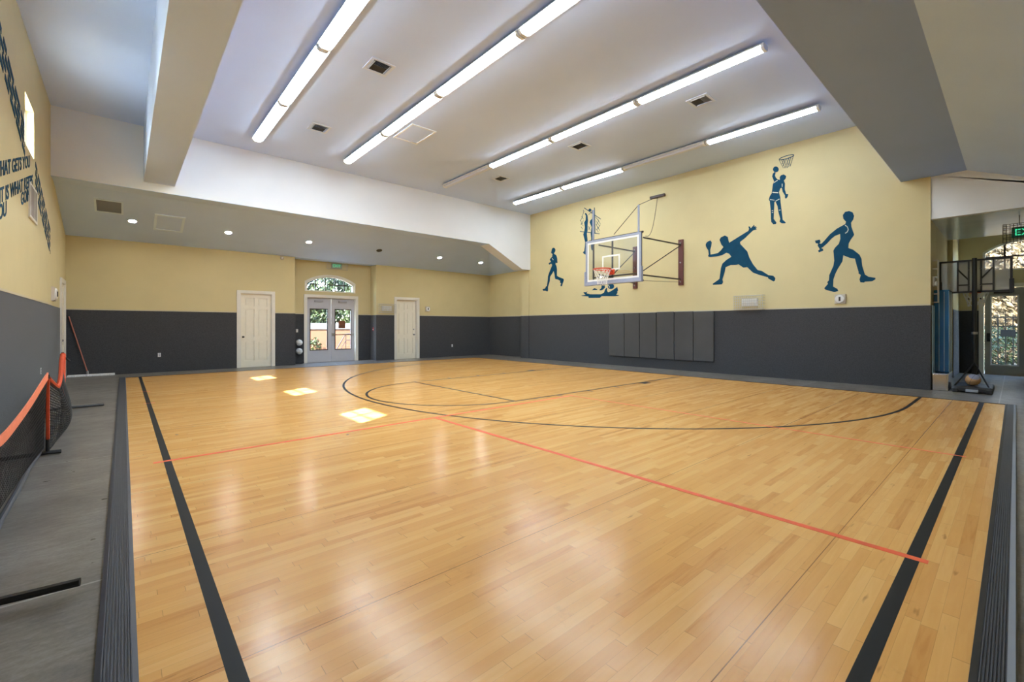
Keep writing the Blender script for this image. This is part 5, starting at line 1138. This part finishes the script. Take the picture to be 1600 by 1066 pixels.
# ball stand with two balls beside the double doors
t = thing('ball_stand', 'slim black upright ball stand in the recess left of the double doors', 'ball stand', (4.78, 17.12, FL))
mb().lathe([(0.12, 0), (0.12, 0.02), (0.03, 0.035)], (4.78, 17.12, FL), n=16).build('base', M['blackmetal'], t)
mb().tube([(4.63, 17.24, 0), (4.63, 17.24, 1.0)], 0.012, 8).build('post', M['blackmetal'], t)
mb().tube([(4.63, 17.24, 0.005), (4.78, 17.12, 0.01)], 0.012, 6).build('foot', M['blackmetal'], t)
for z in (0.385, 0.70):
    mb().tube([(4.78+0.085*math.cos(2*PI*i/16), 17.12+0.085*math.sin(2*PI*i/16), z) for i in range(16)], 0.007, 6, closed=True).tube([(4.63, 17.24, z), (4.712, 17.175, z)], 0.007, 6).build('ball_ring', M['blackmetal'], t)
for z, l in ((0.70, 'white volleyball on the upper ring of the stand'), (0.385, 'white volleyball on the lower ring of the stand')):
    t = thing('volleyball', l, 'ball', (4.78, 17.12, z)); c = Vector((4.78, 17.12, z+0.062)); r = 0.112
    o = mb().sphere(c, r, 24).build('ball_cover', M['white_plastic'], t, smooth=True)
    b = mb()
    for k in range(3):
        ax = Vector(((1, .2, .1), (.1, 1, .2), (.2, .1, 1))[k]).normalized(); u = ax.orthogonal().normalized(); w = ax.cross(u)
        for off in (-0.035, 0.035):
            R = math.sqrt(r*r-off*off); b.tube([c+ax*off+(u*math.cos(2*PI*i/24)+w*math.sin(2*PI*i/24))*(R+0.0004) for i in range(24)], 0.0022, 4, closed=True)
    b.build('seam', M['grille'], o)

# ---------------------------------------------------------------- portable net along the left wall
t = thing('portable_net', 'portable black court net with orange top band standing along the left wall', 'net', (-0.62, 6.6, FL))
PA = (-0.74, 10.2); PM = (-0.60, 6.73); PN = (-0.60, 3.15)
for (x, y), x0, x1, sk in ((PA, -1.12, -0.255, 0.14), (PM, -1.1, -0.505, 0.03), (PN, -1.05, -0.165, -0.03)):
    mb().tube([(x0, y-sk*0.6, 0.012), (x, y, 0.02), (x1, y+sk, 0.012)] if y != PN[1] else [(x0, y+0.09, 0.03), (x, y+0.04, 0.05), (x1, y-0.03, 0.06)], 0.021, 8).build('foot', M['blackmetal'], t)
for (x, y), h in ((PA, 0.93), (PM, 0.84), (PN, 0.9)):
    mb().tube([(x, y, 0.02), (x, y, h)], 0.016, 8).build('pole', M['blackmetal'], t)
# grey base tubes linking the feet, slightly bowed
mb().tube([(PM[0]-0.06, PM[1], 0.03), (-0.665, 6.1, 0.03), (-0.64, 5.3, 0.03), (-0.63, 4.6, 0.03), (-0.60, 3.8, 0.04), (PN[0], PN[1], 0.05)], 0.02, 10).build('base_tube', M['rubber'], t)
mb().tube([(PA[0], PA[1], 0.03), (-0.70, 8.4, 0.03), (PM[0]-0.06, PM[1], 0.03)], 0.02, 10).build('base_tube', M['rubber'], t)
def interp(pts, s):
    n = len(pts)-1; k = min(int(s*n), n-1); f = s*n-k; a = pts[k]; c = pts[k+1]
    p0 = pts[max(k-1, 0)]; p3 = pts[min(k+2, n)]
    return Vector([0.5*((2*a[i])+(-p0[i]+c[i])*f+(2*p0[i]-5*a[i]+4*c[i]-p3[i])*f*f+(-p0[i]+3*a[i]-3*c[i]+p3[i])*f**3) for i in range(3)])
def band(pts, w, m, name, n=60, th=0.006, lean=0.0):
    b = mb(); r = []
    for i in range(n+1):
        p = interp(pts, i/n); r.append(p)
    for i in range(n):
        a, c = r[i], r[i+1]
        q = []
        for p in (a, c):
            for (dx, dz) in ((-th, 0), (th, 0), (th+lean, -w), (-th+lean, -w)): q.append((p.x+dx, p.y, p.z+dz))
        b.add(q, [(0, 1, 5, 4), (1, 2, 6, 5), (2, 3, 7, 6), (3, 0, 4, 7)])
    return b.build(name, m, t)
topn = [(-0.60, 6.73, 0.865), (-0.61, 6.35, 0.80), (-0.62, 5.85, 0.715), (-0.625, 5.2, 0.645), (-0.62, 4.5, 0.62), (-0.61, 3.8, 0.70), (-0.60, 3.15, 0.90)]
band(topn, 0.07, M['orange'], 'top_band')
b = mb()
NV, NH = 84, 16
for k in range(NV+1):
    p = interp(topn, k/NV); z0 = 0.07
    b.tube([(p.x, p.y, p.z-0.06), (p.x-0.02, p.y, (p.z+z0)/2), (p.x-0.03, p.y, z0)], 0.0022, 3, caps=False)
for k in range(NH+1):
    s = k/NH; pts = []
    for i in range(31):
        p = interp(topn, i/30); zt = p.z-0.06; pts.append((p.x-0.03*s, p.y, zt+(0.07-zt)*s))
    b.tube(pts, 0.0022, 3, caps=False)
b.build('netting', M['netblack'], t, fixn=False)
band([(-0.60, 6.72, 0.79), (-0.60, 6.71, 0.5), (-0.60, 6.72, 0.17)], 0.0, M['orange_dark'], 'x_skip').name = 'side_strap'
sk = [o for o in t.children if o.name.startswith('side_strap')][0]
me = mb().bbox(-0.612, -0.584, 6.71, 6.735, 0.16, 0.80, 0.006); bpy.data.objects.remove(sk); me.build('side_strap', M['orange_dark'], t)
# slack half: the band droops between the middle and the far pole, netting hangs in folds
topf = [(-0.60, 6.75, 0.80), (-0.585, 7.3, 0.66), (-0.62, 8.0, 0.60), (-0.66, 8.8, 0.66), (-0.72, 9.7, 0.83), (-0.74, 10.2, 0.90)]
b = mb(); b.tube([interp(topf, i/40) for i in range(41)], 0.024, 8); b.build('top_band', M['orange_dark'], t)
b = mb().tube([(-0.735, 10.15, 0.9), (-0.72, 9.9, 0.62), (-0.70, 9.6, 0.34), (-0.67, 9.5, 0.24)], 0.034, 8); b.build('hanging_sleeve', M['orange_dark'], t)
mb().tube([(-0.67, 9.5, 0.25), (-0.66, 9.48, 0.1)], 0.045, 8).build('sleeve_end', M['rubber_dark'], t)
mb().tube([(-0.745, 10.15, 0.9), (-0.73, 10.2, 0.86), (-0.66, 10.22, 0.78)], 0.014, 6).build('pole_hook', M['blackmetal'], t)
b = mb()
for k in range(26):   # drooping courses of the folded netting
    s = k/25; pts = []
    for i in range(17):
        u = i/16; p = interp(topf, u*0.86); zt = p.z-0.02
        z = zt*(1-s)+0.03*s - 0.16*math.sin(PI*u)*(1-s)*s*2
        x = p.x+0.17*math.sin(PI*u)*math.sin(PI*min(s*0.9+0.1, 1))*(0.4+0.6*s)
        pts.append((x, p.y, max(z, 0.012)))
    b.tube(pts, 0.005, 4, caps=False)
for k in range(46):
    u = k/45; pts = []
    for i in range(9):
        s = i/8; p = interp(topf, u*0.86); zt = p.z-0.02
        z = zt*(1-s)+0.03*s - 0.16*math.sin(PI*u)*(1-s)*s*2
        x = p.x+0.17*math.sin(PI*u)*math.sin(PI*min(s*0.9+0.1, 1))*(0.4+0.6*s)
        pts.append((x, p.y, max(z, 0.012)))
    b.tube(pts, 0.0022, 3, caps=False)
b.build('folded_netting', M['netblack'], t, fixn=False)
